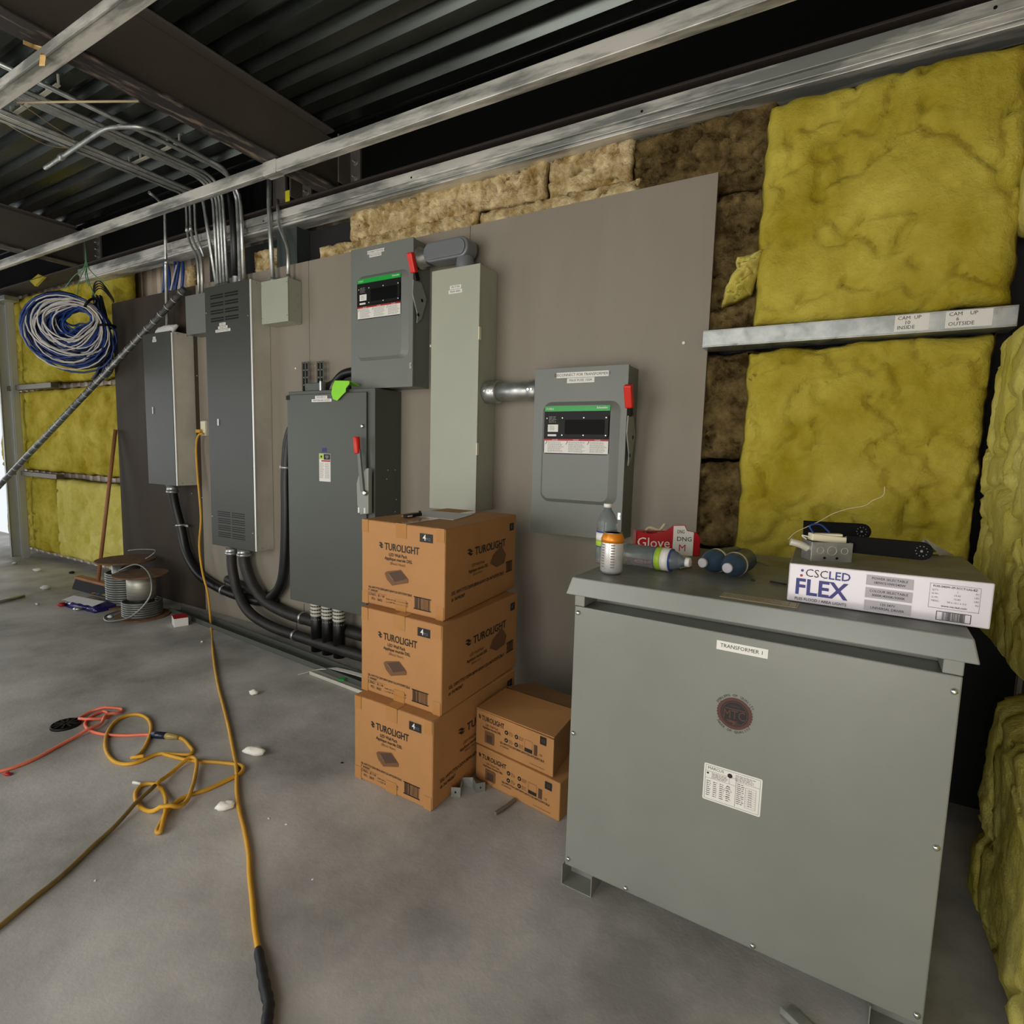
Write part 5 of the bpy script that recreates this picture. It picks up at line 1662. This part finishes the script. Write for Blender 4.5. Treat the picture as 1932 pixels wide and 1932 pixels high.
# black mounting arms
def arm(label, p0, p1, hw_, th, endr):
    p0, p1 = Vector(p0), Vector(p1)
    d = (p1 - p0)
    L_ = d.length
    d.normalize()
    n_ = Vector((d.y, -d.x, 0)).normalized()
    up_ = n_.cross(d)
    if up_.z < 0:
        up_ = -up_
    pts = [p0 - up_ * hw_, p0 + up_ * hw_]
    for k in range(9):
        th_ = math.pi / 2 - math.pi * k / 8
        pts.append(p1 + d * hw_ * math.cos(th_) + up_ * hw_ * math.sin(th_))
    t = thing('mounting_arm', label, 'bracket arm', tuple(p0), 'black lamp arms')
    MB().prism(pts, n_ * -th).build('arm_plate', M['blackm'], t, bevel=0.0015)
    m = MB()
    for k in range(10):
        a_ = 2 * math.pi * k / 10
        m.lathe(p1 + (d * math.cos(a_) + up_ * math.sin(a_)) * hw_ * 0.55 + n_ * 0.0002, n_, [(0.0013, 0), (0.0013, 0.0008)], 6)
    m.lathe(p1 + n_ * 0.0002, n_, [(0.0028, 0), (0.0028, 0.0015)], 10)
    m.build('serration_ring', M['inkg'], t)
    return t


a, b = at(1515, 996, y=-0.70), at(1626, 1003, y=-0.75)
dz = BT + 0.021 - min(a.z, b.z)
arm('shorter black mounting arm standing behind the steel device box', (a.x, a.y, a.z), (b.x, b.y, b.z), 0.021, 0.006, 0.02)
a, b = at(1596, 1026, y=-0.86), at(1739, 1040, y=-0.90)
arm('longer black mounting arm lying right of the steel device box', (a.x, a.y, a.z), (b.x, b.y, b.z), 0.021, 0.006, 0.02)
q = [on_box(1722, 1036), at(1745, 1016, y=-0.80), on_box(1768, 1040, 0.002), on_box(1800, 1047), on_box(1775, 1050), on_box(1740, 1048)]
m = MB().prism([q[0], q[1], q[2], q[5]], (0, 0.001, -0.001)).prism([q[1], q[3], q[4], q[2]], (0, 0.001, -0.001))
tag(m.build('folded_paper', M['paper'], loc=tuple(q[0])), 'folded white instruction sheet behind the longer black arm', 'paper')
P_ = [at(px, py, y=-0.80) for px, py in ((1487, 1018), (1500, 1005), (1525, 993), (1545, 984), (1570, 970), (1600, 960), (1632, 954), (1645, 945), (1666, 935), (1669, 918))]
tag(MB().tube(catmull(P_, 5), 0.0011, 6).build('loose_wire', M['tanwire'], loc=tuple(P_[0])), 'thin wire rising from the device box in front of the yellow batt', 'wire')

# ================================================================== FLOOR THINGS
def fl(px, py, r=0.0):
    return at(px, py, z=r)


def floor_cord(name, label, pts, r, mt, extra=None, cat='cord', k=5, zf=None):
    P3 = [fl(px, py, r) for px, py in pts]
    path = catmull(P3, k)
    # lift where the cord crosses itself
    n = len(path)
    for i in range(n):
        for j in range(0, i - 12):
            if abs(path[i].x - path[j].x) < r * 2.2 and abs(path[i].y - path[j].y) < r * 2.2:
                path[i].z = max(path[i].z, path[j].z + 2.0 * r)
    zs = [p.z for p in path]
    for it in range(14):
        zs = [max(zs[i], (zs[max(i - 1, 0)] + zs[min(i + 1, n - 1)]) / 2) for i in range(n)]
    for i in range(n):
        path[i].z = zs[i]
    return path


# main yellow cord: hangs from the outlet, then crosses the floor
hang = [(383, 818, -0.05), (374, 822, -0.06), (370, 845, -0.065), (373, 900, -0.08), (379, 975, -0.095), (376, 1030, -0.105), (382, 1080, -0.12), (392, 1120, -0.13)]
H3 = [at(px, py, y=y_) for px, py, y_ in hang]
F3 = [fl(px, py, 0.008) for px, py in ((398, 1180), (403, 1240), (411, 1290), (421, 1330), (431, 1370), (440, 1415), (446, 1450), (447, 1495), (452, 1530), (461, 1565), (469, 1610), (471, 1650), (476, 1700), (480, 1745), (488, 1797))]
t = thing('extension_cord', 'long yellow cord from the wall outlet down and straight across the floor', 'cord', tuple(F3[4]))
MB().tube(catmull(H3 + F3, 6), 0.0075, 10).build('jacket', M['ycord'], t)
T3 = [fl(px, py, 0.011) for px, py in ((487, 1790), (494, 1830), (501, 1868), (507, 1895), (504, 1925), (502, 1960), (500, 2060))]
pth = catmull(T3, 5)
MB().tube(pth, [0.009 + 0.0025 * abs(math.sin(i * 0.9)) + 0.001 * min(i, 8) * 0.3 for i in range(len(pth))], 10).build('taped_section', M['blackt'], t, label='black tape wrapped section')

ZZ = lambda L_: [(x_ / 3.45, 1150 + y_ / 3.45) for x_, y_ in L_]
ycoil = ZZ([(1160, 830), (1200, 850), (1235, 890), (1255, 920), (1235, 943), (1180, 945), (1100, 940), (1050, 937), (1000, 948), (940, 975), (870, 1000), (800, 1005), (740, 985), (700, 940), (685, 880), (700, 800), (750, 730), (820, 693), (900, 683), (960, 710), (983, 760), (975, 820), (940, 900), (900, 950), (860, 983)])
ycoil2 = ZZ([(1060, 938), (1120, 955), (1200, 975), (1290, 988), (1400, 993), (1500, 1002), (1570, 1015), (1583, 1040), (1560, 1070), (1500, 1100), (1350, 1170), (1230, 1208), (1150, 1250), (1090, 1310), (1045, 1390), (1020, 1443), (1045, 1452), (1068, 1390), (1082, 1310), (1075, 1220), (1040, 1155), (985, 1132), (920, 1147), (885, 1190), (885, 1240), (920, 1290), (990, 1327), (1060, 1335), (1150, 1315), (1220, 1252), (1252, 1180), (1272, 1080), (1280, 1005), (1240, 985), (1160, 1030), (1080, 1100), (1010, 1170), (900, 1270), (760, 1405), (600, 1545), (400, 1735), (200, 1895), (-60, 2110), (-300, 2310)])
t = thing('extension_cord', 'yellow cord tangled in loops on the floor and joined to the orange one', 'cord', tuple(fl(300, 1450)))
MB().tube(floor_cord('', '', ycoil + [ycoil[9]], 0.0075, None), 0.0075, 8).build('upper_loop', M['ycord'], t)
yp = floor_cord('', '', ycoil2, 0.0075, None)
kc = 36 * 5
MB().tube(yp[:kc + 1], 0.0075, 8).build('lower_loops', M['ycord'], t)
MB().tube(yp[kc:], 0.0075, 8).build('grimy_section', M['cordold'], t, label='grimy brown stretch of cord')
a, b = fl(312, 1388, 0.012), fl(337, 1391, 0.012)
MB().tube([a, a * 0.7 + b * 0.3, b], [0.013, 0.015, 0.009], 10).build('plug', mat('clear_amber_plug', '#a08a50', 0.25), t)
ocoil = ZZ([(990, 812), (900, 815), (820, 820), (700, 815), (620, 800), (570, 775), (553, 740), (590, 700), (660, 665), (695, 668), (700, 700), (650, 715), (570, 730), (520, 722), (530, 700), (600, 665), (700, 650), (780, 646), (795, 660), (760, 685), (690, 705), (660, 750), (600, 785), (520, 820), (400, 878), (250, 960), (100, 1025), (-60, 1070), (-300, 1150)])
t = thing('extension_cord', 'salmon orange cord with small loops at left floor', 'cord', tuple(fl(180, 1380)))
MB().tube(floor_cord('', '', ocoil, 0.0065, None), 0.0065, 8).build('jacket', M['ocord'], t)
a, b = fl(286, 1386, 0.012), fl(313, 1388, 0.012)
MB().tube([a, a * 0.6 + b * 0.4, b], [0.012, 0.016, 0.015], 10).build('connector', mat('dark_blue_connector', '#1c2438', 0.3), t)

# black disc on the floor
c = fl(124, 1369)
t = thing('plastic_disc', 'black ribbed plastic disc lying beside the orange cord', 'disc', tuple(c))
R_ = (fl(153, 1361) - fl(92, 1376)).length / 2
m = MB()
m.lathe(c, Z, [(R_, 0.0), (R_, 0.008), (R_ * 0.9, 0.012), (R_ * 0.86, 0.006), (R_ * 0.2, 0.008), (0, 0.012)], 32)
for k in range(10):
    a_ = 2 * math.pi * k / 10
    d = Vector((math.cos(a_), math.sin(a_), 0))
    s_ = Vector((-d.y, d.x, 0))
    m.obox(c + d * R_ * 0.5 + Z * 0.009, d * R_ * 0.4, s_ * 0.004, Z * 0.004)
m.build('disc', M['black'], t)

# loose floor track along the wall and its companions
def track(name, label, a, b, wd, h, mt='galvside', th=0.0015):
    a, b = Vector(a), Vector(b)
    d = (b - a).normalized()
    s_ = Vector((-d.y, d.x, 0)) * wd / 2
    t2 = s_.normalized() * th
    m = MB()
    m.hexa([a - s_, b - s_, b + s_, a + s_], [v_ + Z * th for v_ in (a - s_, b - s_, b + s_, a + s_)])
    for o2 in (-s_, s_ - t2):
        m.hexa([a + o2, b + o2, b + o2 + t2, a + o2 + t2], [v_ + Z * h for v_ in (a + o2, b + o2, b + o2 + t2, a + o2 + t2)])
    return tag(m.build(name, M[mt], loc=tuple((a + b) / 2)), label, 'steel track', 'loose tracks on the floor')


track('floor_track', 'open steel track lying on the floor below the large cabinet', (-4.36, -0.142, 0.0005), (-2.02, -0.335, 0.0005), 0.09, 0.034, 'paneld')
a, b = fl(596, 1268), fl(700, 1305)
track('floor_track', 'short steel strip on the floor beside the tall carton stack', (a.x, a.y - 0.01, 0.0005), (b.x + 0.2, b.y - 0.03, 0.0005), 0.07, 0.02)
P_ = [fl(568, 1272, 0.01), fl(600, 1263, 0.02), fl(630, 1261, 0.03), fl(655, 1267, 0.035), fl(690, 1277, 0.036)]
m = MB()
for i in range(4):
    a, b = P_[i], P_[i + 1]
    s_ = Vector((0.006, 0.017, 0))
    m.hexa([a - s_, b - s_, b + s_, a + s_], [v_ + Z * 0.002 for v_ in (a - s_, b - s_, b + s_, a + s_)])
tag(m.build('bent_strip', M['foam'], loc=tuple(P_[0])), 'white bent strip resting on the loose floor track', 'strip')
o = MB().obox(at(645, 1281, z=0.024), (0.018, 0.006, 0), (-0.004, 0.012, 0), (0, 0, 0.003)).build('green_tab', M['green'], loc=tuple(at(645, 1281, z=0.02)))
tag(o, 'tiny green tab on the short floor strip', 'tab')

# debris
def blob(name, label, cat, px, py, w_, d_, h_, mt, seed, rot=0.0, group=None):
    c = fl(px, py)
    n1, n2 = 14, 8
    vs, fs = [], []
    for j in range(n2 + 1):
        ph = math.pi * j / n2
        for i in range(n1):
            th = 2 * math.pi * i / n1
            p = Vector((math.cos(th) * math.sin(ph), math.sin(th) * math.sin(ph), math.cos(ph)))
            s_ = 1 + 0.35 * noise.noise(p * 1.8 + Vector((seed, seed, 0)))
            p = Vector((p.x * w_ / 2, p.y * d_ / 2, p.z * h_ / 2)) * s_
            p = Vector((p.x * math.cos(rot) - p.y * math.sin(rot), p.x * math.sin(rot) + p.y * math.cos(rot), max(p.z + h_ / 2, 0.0)))
            vs.append(c + p)
    for j in range(n2):
        for i in range(n1):
            i2 = (i + 1) % n1
            fs.append((j * n1 + i, (j + 1) * n1 + i, (j + 1) * n1 + i2, j * n1 + i2))
    return tag(MB().add(vs, fs, True).build(name, M[mt], loc=tuple(c)), label, cat, group)


blob('foam_chunk', 'small white foam chunk right of the yellow cord, nearest the wall', 'foam', 479, 1311, 0.045, 0.035, 0.03, 'foam', 1, 0.6)
blob('foam_chunk', 'long white foam chunk right of the yellow cord', 'foam', 481, 1424, 0.095, 0.05, 0.035, 'foam', 2, 0.35)
blob('foam_chunk', 'white foam chunk left of the yellow cord, nearest the camera', 'foam', 425, 1527, 0.065, 0.038, 0.03, 'foam', 5, 0.9)
for k, (px, py, s_, mt, lb) in enumerate((
        (507, 1545, 0.009, 'foam', 'tiny white crumb right of the cord, upper of two'), (540, 1556, 0.009, 'foam', 'tiny white crumb right of the cord, lower of two'),
        (590, 1660, 0.008, 'foam', 'tiny white crumb alone in the middle floor'), (180, 1662, 0.008, 'foam', 'tiny white crumb left of the brown cord run'),
        (381, 1212, 0.022, 'foam', 'small white sliver by the yellow cord near the floor track'), (14, 1463, 0.03, 'redink', 'red scrap at the left picture edge under the orange cord'),
        (71, 1078, 0.07, 'foam', 'pale scrap far left on the floor near the studs'), (87, 1112, 0.08, 'paper', 'crumpled grey scrap left of the broom'),
        (71, 1141, 0.035, 'paper', 'small pale scrap on the floor below the grey one'), (116, 1144, 0.07, 'redink', 'red and white wrapper left of the foil bag'),
        (146, 1152, 0.06, 'alu', 'shiny foil ball beside the purple bag'), (136, 1082, 0.05, 'darkin', 'dark lump on the floor left of the broom head'),
        (28, 1064, 0.05, 'paper', 'faint scrap at far left under the studs'), (208, 1166, 0.05, 'paper', 'white sliver below the purple bag'),
        (645, 1440, 0.012, 'black', 'black speck at lower left of the bottom carton'))):
    blob('debris', lb, 'debris', px, py, s_, s_ * 0.7, s_ * 0.45, mt, 10 + k, k * 0.7)
a, b = fl(251, 1476, 0.005), fl(266, 1478, 0.005)
t = thing('cigarette_stub', 'small white tube lying above the yellow loop', 'stub', tuple(a))
MB().tube([a, b], 0.005, 8).build('stub', M['white'], t)
# small red topped carton
c = fl(340, 1178)
u_ = Vector((0.86, -0.35, 0)).normalized()
v_ = Vector((0.35, 0.86, 0)).normalized()
t = thing('small_carton', 'tiny white carton with red top on the floor by the track', 'carton', tuple(c))
MB().obox(c + Z * 0.03, u_ * 0.06, v_ * 0.045, Z * 0.03).build('box', M['white'], t, bevel=0.003)
m = MB().obox(c + Z * 0.061, u_ * 0.059, v_ * 0.044, Z * 0.001)
m.build('red_top', M['redink'], t)
# metal pipe end at left
a, b = fl(-20, 1140, 0.012), fl(45, 1124, 0.012)
tag(MB().tube([a, b], [0.010, 0.014], 10).build('pipe_piece', M['galv'], loc=tuple(a)), 'metal pipe piece entering at the left picture edge', 'pipe')
# foil bag
c = fl(180, 1143)
uu = (fl(218, 1150) - fl(150, 1136)).normalized()
vv = Vector((-uu.y, uu.x, 0))
o = batt('foil_bag', c - uu * 0.21 - vv * 0.12, uu, vv, Z, 0.42, 0.24, 0.05, 51, 0.10, 0.03, 5, 0.014, 0.01, 0.01, 0, None, M['purple'])
t = tag(o, 'purple foil snack bag lying in front of the broom', 'bag')
WLOC[o.name] = o.location.copy()
m = MB()
for i in range(8):
    a_ = c - uu * (0.20 - i * 0.048) - vv * 0.13
    b2 = a_ + uu * 0.05
    m.add([a_ + Z * (0.05 + 0.006 * (i % 2)), b2 + Z * (0.05 + 0.006 * ((i + 1) % 2)), b2 + vv * 0.09 + Z * 0.068, a_ + vv * 0.09 + Z * 0.068], [(0, 1, 2, 3)], False)
m.build('white_back', M['paper'], t, label='white underside flap of the bag')
m = MB()
f_ = Face(m, c - uu * 0.12 + vv * 0.03 + Z * 0.074, uu, vv, Z)
for i, (x_, mt_) in enumerate(((0.0, 1), (0.03, 0), (0.06, 0), (0.11, 2), (0.15, 2), (0.19, 3), (0.22, 3), (0.25, 3))):
    f_.disc(x_, 0.03 + 0.012 * (i % 2), 0.016, 0.0, mt_, 8)
m.build('coloured_print', [M['bluel'], M['orange'], M['limel'], M['whitec']], t)

# broom
t = thing('push_broom', 'push broom with brown handle leaning on the plywood edge', 'broom', (-5.6, -0.12, 0))
a, b = Vector((-5.70, -0.235, 0.10)), Vector((-5.10, -0.215, 0.10))
jt = Vector((-5.37, -0.222, 0.11))
tp = Vector((-5.40, -0.02, 1.39))
MB().tube([jt, tp], 0.015, 10).build('handle', M['wood'], t)
d = (b - a)
dn = d.normalized()
sd = Vector((-dn.y, dn.x, 0))
MB().obox((a + b) / 2, d * 0.5, sd * 0.032, Z * 0.012).build('head', M['wood'], t, bevel=0.006)
cc = (a + b) / 2
m = MB().hexa([cc - d * 0.52 - sd * 0.045 - Z * 0.098, cc + d * 0.52 - sd * 0.045 - Z * 0.098, cc + d * 0.52 + sd * 0.045 - Z * 0.098, cc - d * 0.52 + sd * 0.045 - Z * 0.098],
            [cc - d * 0.48 - sd * 0.026 - Z * 0.012, cc + d * 0.48 - sd * 0.026 - Z * 0.012, cc + d * 0.48 + sd * 0.026 - Z * 0.012, cc - d * 0.48 + sd * 0.026 - Z * 0.012])
m.build('bristles', M['darkin'], t)


def spool(label, c, R_, rc, H_, wires, mt_core, zb=0.0):
    c = Vector(c)
    t = thing('wire_spool', label, 'spool', tuple(c), 'wire spools')
    MB().lathe(c, Z, [(R_, 0), (R_, 0.012)], 32).build('flange', M['spool'], t, bevel=0.002)
    MB().lathe(c + Z * (H_ - 0.012), Z, [(R_, 0), (R_, 0.012)], 32).build('flange', M['spool'], t, bevel=0.002)
    MB().lathe(c + Z * 0.012, Z, [(rc * 0.8, 0), (rc * 0.8, H_ - 0.024)], 24).build('core', M[mt_core], t)
    m = MB()
    for z0_, z1_, r0_, wr in wires:
        k = int((z1_ - z0_) / (wr * 2))
        for i in range(k):
            zz = z0_ + wr * (2 * i + 1)
            m.tube([c + Vector((r0_ * math.cos(q_ / 24 * 2 * math.pi), r0_ * math.sin(q_ / 24 * 2 * math.pi), zz)) for q_ in range(24)], wr, 6, True)
    m.build('wire_winding', M['armour'], t)
    return t


s1 = spool('rear wire spool with big brown top disc beside the broom', (-4.87, -0.235, 0), 0.205, 0.12, 0.36, [(0.012, 0.28, 0.135, 0.009)], 'armour')
c2 = (-4.42, -0.345, 0)
s2 = spool('front wire spool with shiny winding, nearest the floor track', c2, 0.18, 0.10, 0.325, [(0.012, 0.125, 0.125, 0.008)], 'chrome')
MB().lathe(Vector(c2) + Z * 0.14, Z, [(0.093, 0), (0.095, 0.09), (0.093, 0.175)], 28).build('fine_winding', mat('fine_steel_wire', '#a5a193', 0.5, 0.7, scale=4, hex2='#c9c5b8', stretch=(1, 1, 60)), s2)
m = MB()
C2 = Vector(c2)
m.tube(catmull([C2 + Vector((-0.10, -0.10, 0.345)), C2 + Vector((0.03, -0.04, 0.40)), C2 + Vector((0.16, -0.02, 0.34)), C2 + Vector((0.22, -0.05, 0.20)), C2 + Vector((0.15, -0.14, 0.06)), C2 + Vector((0.0, -0.22, 0.012)), C2 + Vector((-0.16, -0.18, 0.01)), C2 + Vector((-0.20, -0.06, 0.02)), C2 + Vector((-0.14, 0.02, 0.04))], 8), 0.007, 8)
m.tube(catmull([C2 + Vector((-0.42, 0.10, 0.30)), C2 + Vector((-0.28, 0.0, 0.33)), C2 + Vector((-0.10, -0.10, 0.345))], 6), 0.007, 8)
tag(m.build('loose_cable', M['armour'], loc=tuple(C2)), 'armoured cable end looping around the front spool', 'cable')
m = MB().tube(catmull([Vector((-5.00, -0.15, 0.40)), Vector((-4.85, -0.13, 0.425)), Vector((-4.68, -0.10, 0.43)), Vector((-4.72, -0.16, 0.365))], 6), 0.006, 8)
tag(m.build('loose_cable', M['armour'], loc=(-5.0, -0.2, 0.42)), 'pale cable end sticking up behind the rear spool', 'cable')

# diagonal perforated conduit
a, b = Vector((-4.227, -0.06, 2.408)), Vector((-6.384, -0.5, 0.891))
b2 = a + (b - a) * 1.584
t = thing('leaning_pipe', 'long ribbed metal pipe leaning diagonally in front of the cable coil', 'pipe', tuple(b2))
MB().tube([a, b2], 0.023, 14).build('pipe', mat('ribbed_grey_pipe', '#5e6163', 0.4, 0.7, scale=20, hex2='#8a8d8e'), t)
m = MB()
d = (b2 - a)
L_ = d.length
dn = d.normalized()
side = dn.cross(Vector((0, 1, 0))).normalized()
for i in range(70):
    p = a + dn * (0.05 + i * 0.043)
    m.obox(p + Vector((0, -0.0225, 0)) + side * 0.004, dn * 0.006, side * 0.0025, Y * 0.0012)
m.build('slots', M['alu'], t)
m = MB()
for i in range(0, 34):
    p = a + dn * (0.04 + i * 0.085)
    m.tube([p, p + dn * 0.006], 0.0236, 14)
m.build('rib', M['galvside'], t)

# cable coil hanging on the left
cc = Vector((-5.30, -0.35, 2.165))
CU, CN = Vector((0.6, 0.8, 0)), Vector((0.8, -0.6, 0))
t = thing('cable_coil', 'big hanging coil of blue and white cables at the left', 'cable coil', tuple(cc - Z * 0.35))
r = random.Random(5)


def loops(n_, mt, rr0, rr1, wr, name, seed, yoff=0.0):
    r = random.Random(seed)
    m = MB()
    for i in range(n_):
        ra = r.uniform(rr0, rr1)
        ex = r.uniform(0.93, 1.08)
        ox, oz = r.uniform(-0.05, 0.05), r.uniform(-0.04, 0.03) + (0.20 - ra) * 0.3
        y0_ = yoff + r.uniform(-0.06, 0.05)
        ph = r.uniform(0, 6)
        pts = []
        for k in range(22):
            th = 2 * math.pi * k / 22
            rad = ra * (1 + 0.05 * math.sin(2 * th + ph) + 0.03 * math.sin(3 * th + ph * 2))
            # bundle tightly at the upper right where it is tied
            tie = max(0, math.cos(th - 0.7)) ** 3
            rad = rad * (1 - tie * 0.7) + 0.235 * tie * 0.7
            pts.append(cc + CU * (ox * (1 - tie) + rad * ex * math.cos(th)) - CN * (y0_ * (1 - tie * 0.5) + 0.015 * math.sin(2 * th + ph)) + Z * (oz * (1 - tie) + rad * math.sin(th)))
        m.tube(pts, wr, 6, True)
    return m.build(name, M[mt], t)


loops(66, 'bluec', 0.05, 0.285, 0.0075, 'blue_cables', 3)
loops(26, 'dkblue', 0.09, 0.27, 0.0085, 'dark_cables', 8, 0.03)
loops(24, 'whitec', 0.12, 0.28, 0.0052, 'white_cables', 12, -0.045)
for th in (0.15, 0.95):
    p = cc + CU * (0.235 * math.cos(th)) + Z * (0.235 * math.sin(th))
    d = CU * math.cos(th) + Z * math.sin(th)
    ring = [p + (d * 0.062 * math.cos(a_) + CN * 0.080 * math.sin(a_)) for a_ in [k * math.pi / 8 for k in range(16)]]
    MB().tube(ring, 0.010, 6, True).build('cable_tie', M['black'], t)
m = MB()
for k in range(18):
    x_ = r.uniform(-0.03, 0.10)
    y_ = r.uniform(-0.06, -0.02)
    dx = r.uniform(-0.08, 0.08)
    pts = [Vector((-5.50 + x_ - 0.08, y_, 2.46 + r.uniform(0, 0.06))), Vector((-5.44 + x_ * 0.6, y_ - 0.02, 2.30)), Vector((-5.45 + x_ * 0.6 + dx * 0.4, y_, 2.08)), Vector((-5.52 + x_ + dx, y_, 1.90)), Vector((-5.66 + x_ + dx, y_ + 0.01, 1.83))]
    m.tube(catmull(pts, 5), 0.0075, 6)
tt = tag(m.build('cable_bundle', M['dkblue'], loc=(-5.46, -0.04, 1.85)), 'dark blue cable bundle hanging between the coil and plywood edge', 'cable bundle')
m = MB()
for k in range(4):
    pts = [Vector((-5.60, -0.05, 2.42)), Vector((-5.56, -0.06, 2.53 + 0.02 * k)), Vector((-5.46, -0.05, 2.56 + 0.018 * k)), Vector((-5.36 + 0.01 * k, -0.03, 2.48)), Vector((-5.33, -0.02, 2.44))]
    m.tube(catmull(pts, 5), 0.005, 6)
tag(m.build('cable_loops', M['black'], loc=(-5.46, -0.04, 2.45)), 'thin black cable loops over the plywood top left corner', 'cable')
m = MB()
P0 = at(160, 500, y=-0.25)
for k, (px, py) in enumerate(((122, 545), (145, 560), (180, 560), (168, 540), (205, 540))):
    m.tube(catmull([at(160, 452, y=-0.2), P0 + Vector((0.01 * k, 0, 0)), at((160 + px) / 2 - 3, (500 + py) / 2, y=-0.3), at(px, py, y=-0.3)], 5), 0.0035, 6)
tag(m.build('hanging_wire', M['greenwire'], loc=tuple(P0)), 'thin green tie wires holding the cable coil from the beam', 'wire')
q = [at(px, py, y=-0.05) for px, py in ((56, 530), (72, 517), (83, 522), (66, 540))]
tag(MB().prism(q[::-1], (0, 0.02, 0)).build('insulation_scrap', M['yel'], loc=tuple(q[0])), 'small yellow scrap stuck high up left of the cable coil', 'insulation scrap')
# blue cables coming out of the wall above the left panel
m = MB()
for k, (xa, xb, c_) in enumerate(((310, 308, 0), (315, 320, 0), (330, 327, 0), (338, 330, 0), (345, 342, 0))):
    m.cur = c_
    m.tube(catmull([at(xa, 495, y=0.05), at((xa + xb) / 2 + 2, 515, y=0.03), at(xb, 552, y=0.03)], 4), 0.011, 8)
m.cur = 1
m.tube([at(333, 500, y=0.01), at(322, 548, y=0.01)], 0.006, 8)
tag(m.build('cable_bundle', [M['bluec'], M['whitec']], loc=tuple(at(320, 545, y=0.03))), 'blue cables emerging behind the plywood top above the left panel', 'cable bundle')
# strap on the floor at bottom right
P_ = [fl(1482, 1905, 0.006), fl(1524, 1945, 0.006)]
d = (P_[1] - P_[0]).normalized()
s_ = Vector((-d.y, d.x, 0)) * 0.022
m = MB().hexa([P_[0] - s_, P_[1] + d * 0.2 - s_, P_[1] + d * 0.2 + s_, P_[0] + s_], [v_ + Z * 0.003 for v_ in (P_[0] - s_, P_[1] + d * 0.2 - s_, P_[1] + d * 0.2 + s_, P_[0] + s_)])
m.hexa([P_[0] - s_, P_[1] + d * 0.2 - s_, P_[1] + d * 0.2 - s_ * 0.9, P_[0] - s_ * 0.9], [v_ + Z * 0.02 for v_ in (P_[0] - s_, P_[1] + d * 0.2 - s_, P_[1] + d * 0.2 - s_ * 0.9, P_[0] - s_ * 0.9)])
tag(m.build('steel_strip', M['galv'], loc=tuple(P_[0])), 'galvanised angle strip under the front of the transformer at picture bottom', 'steel strip')
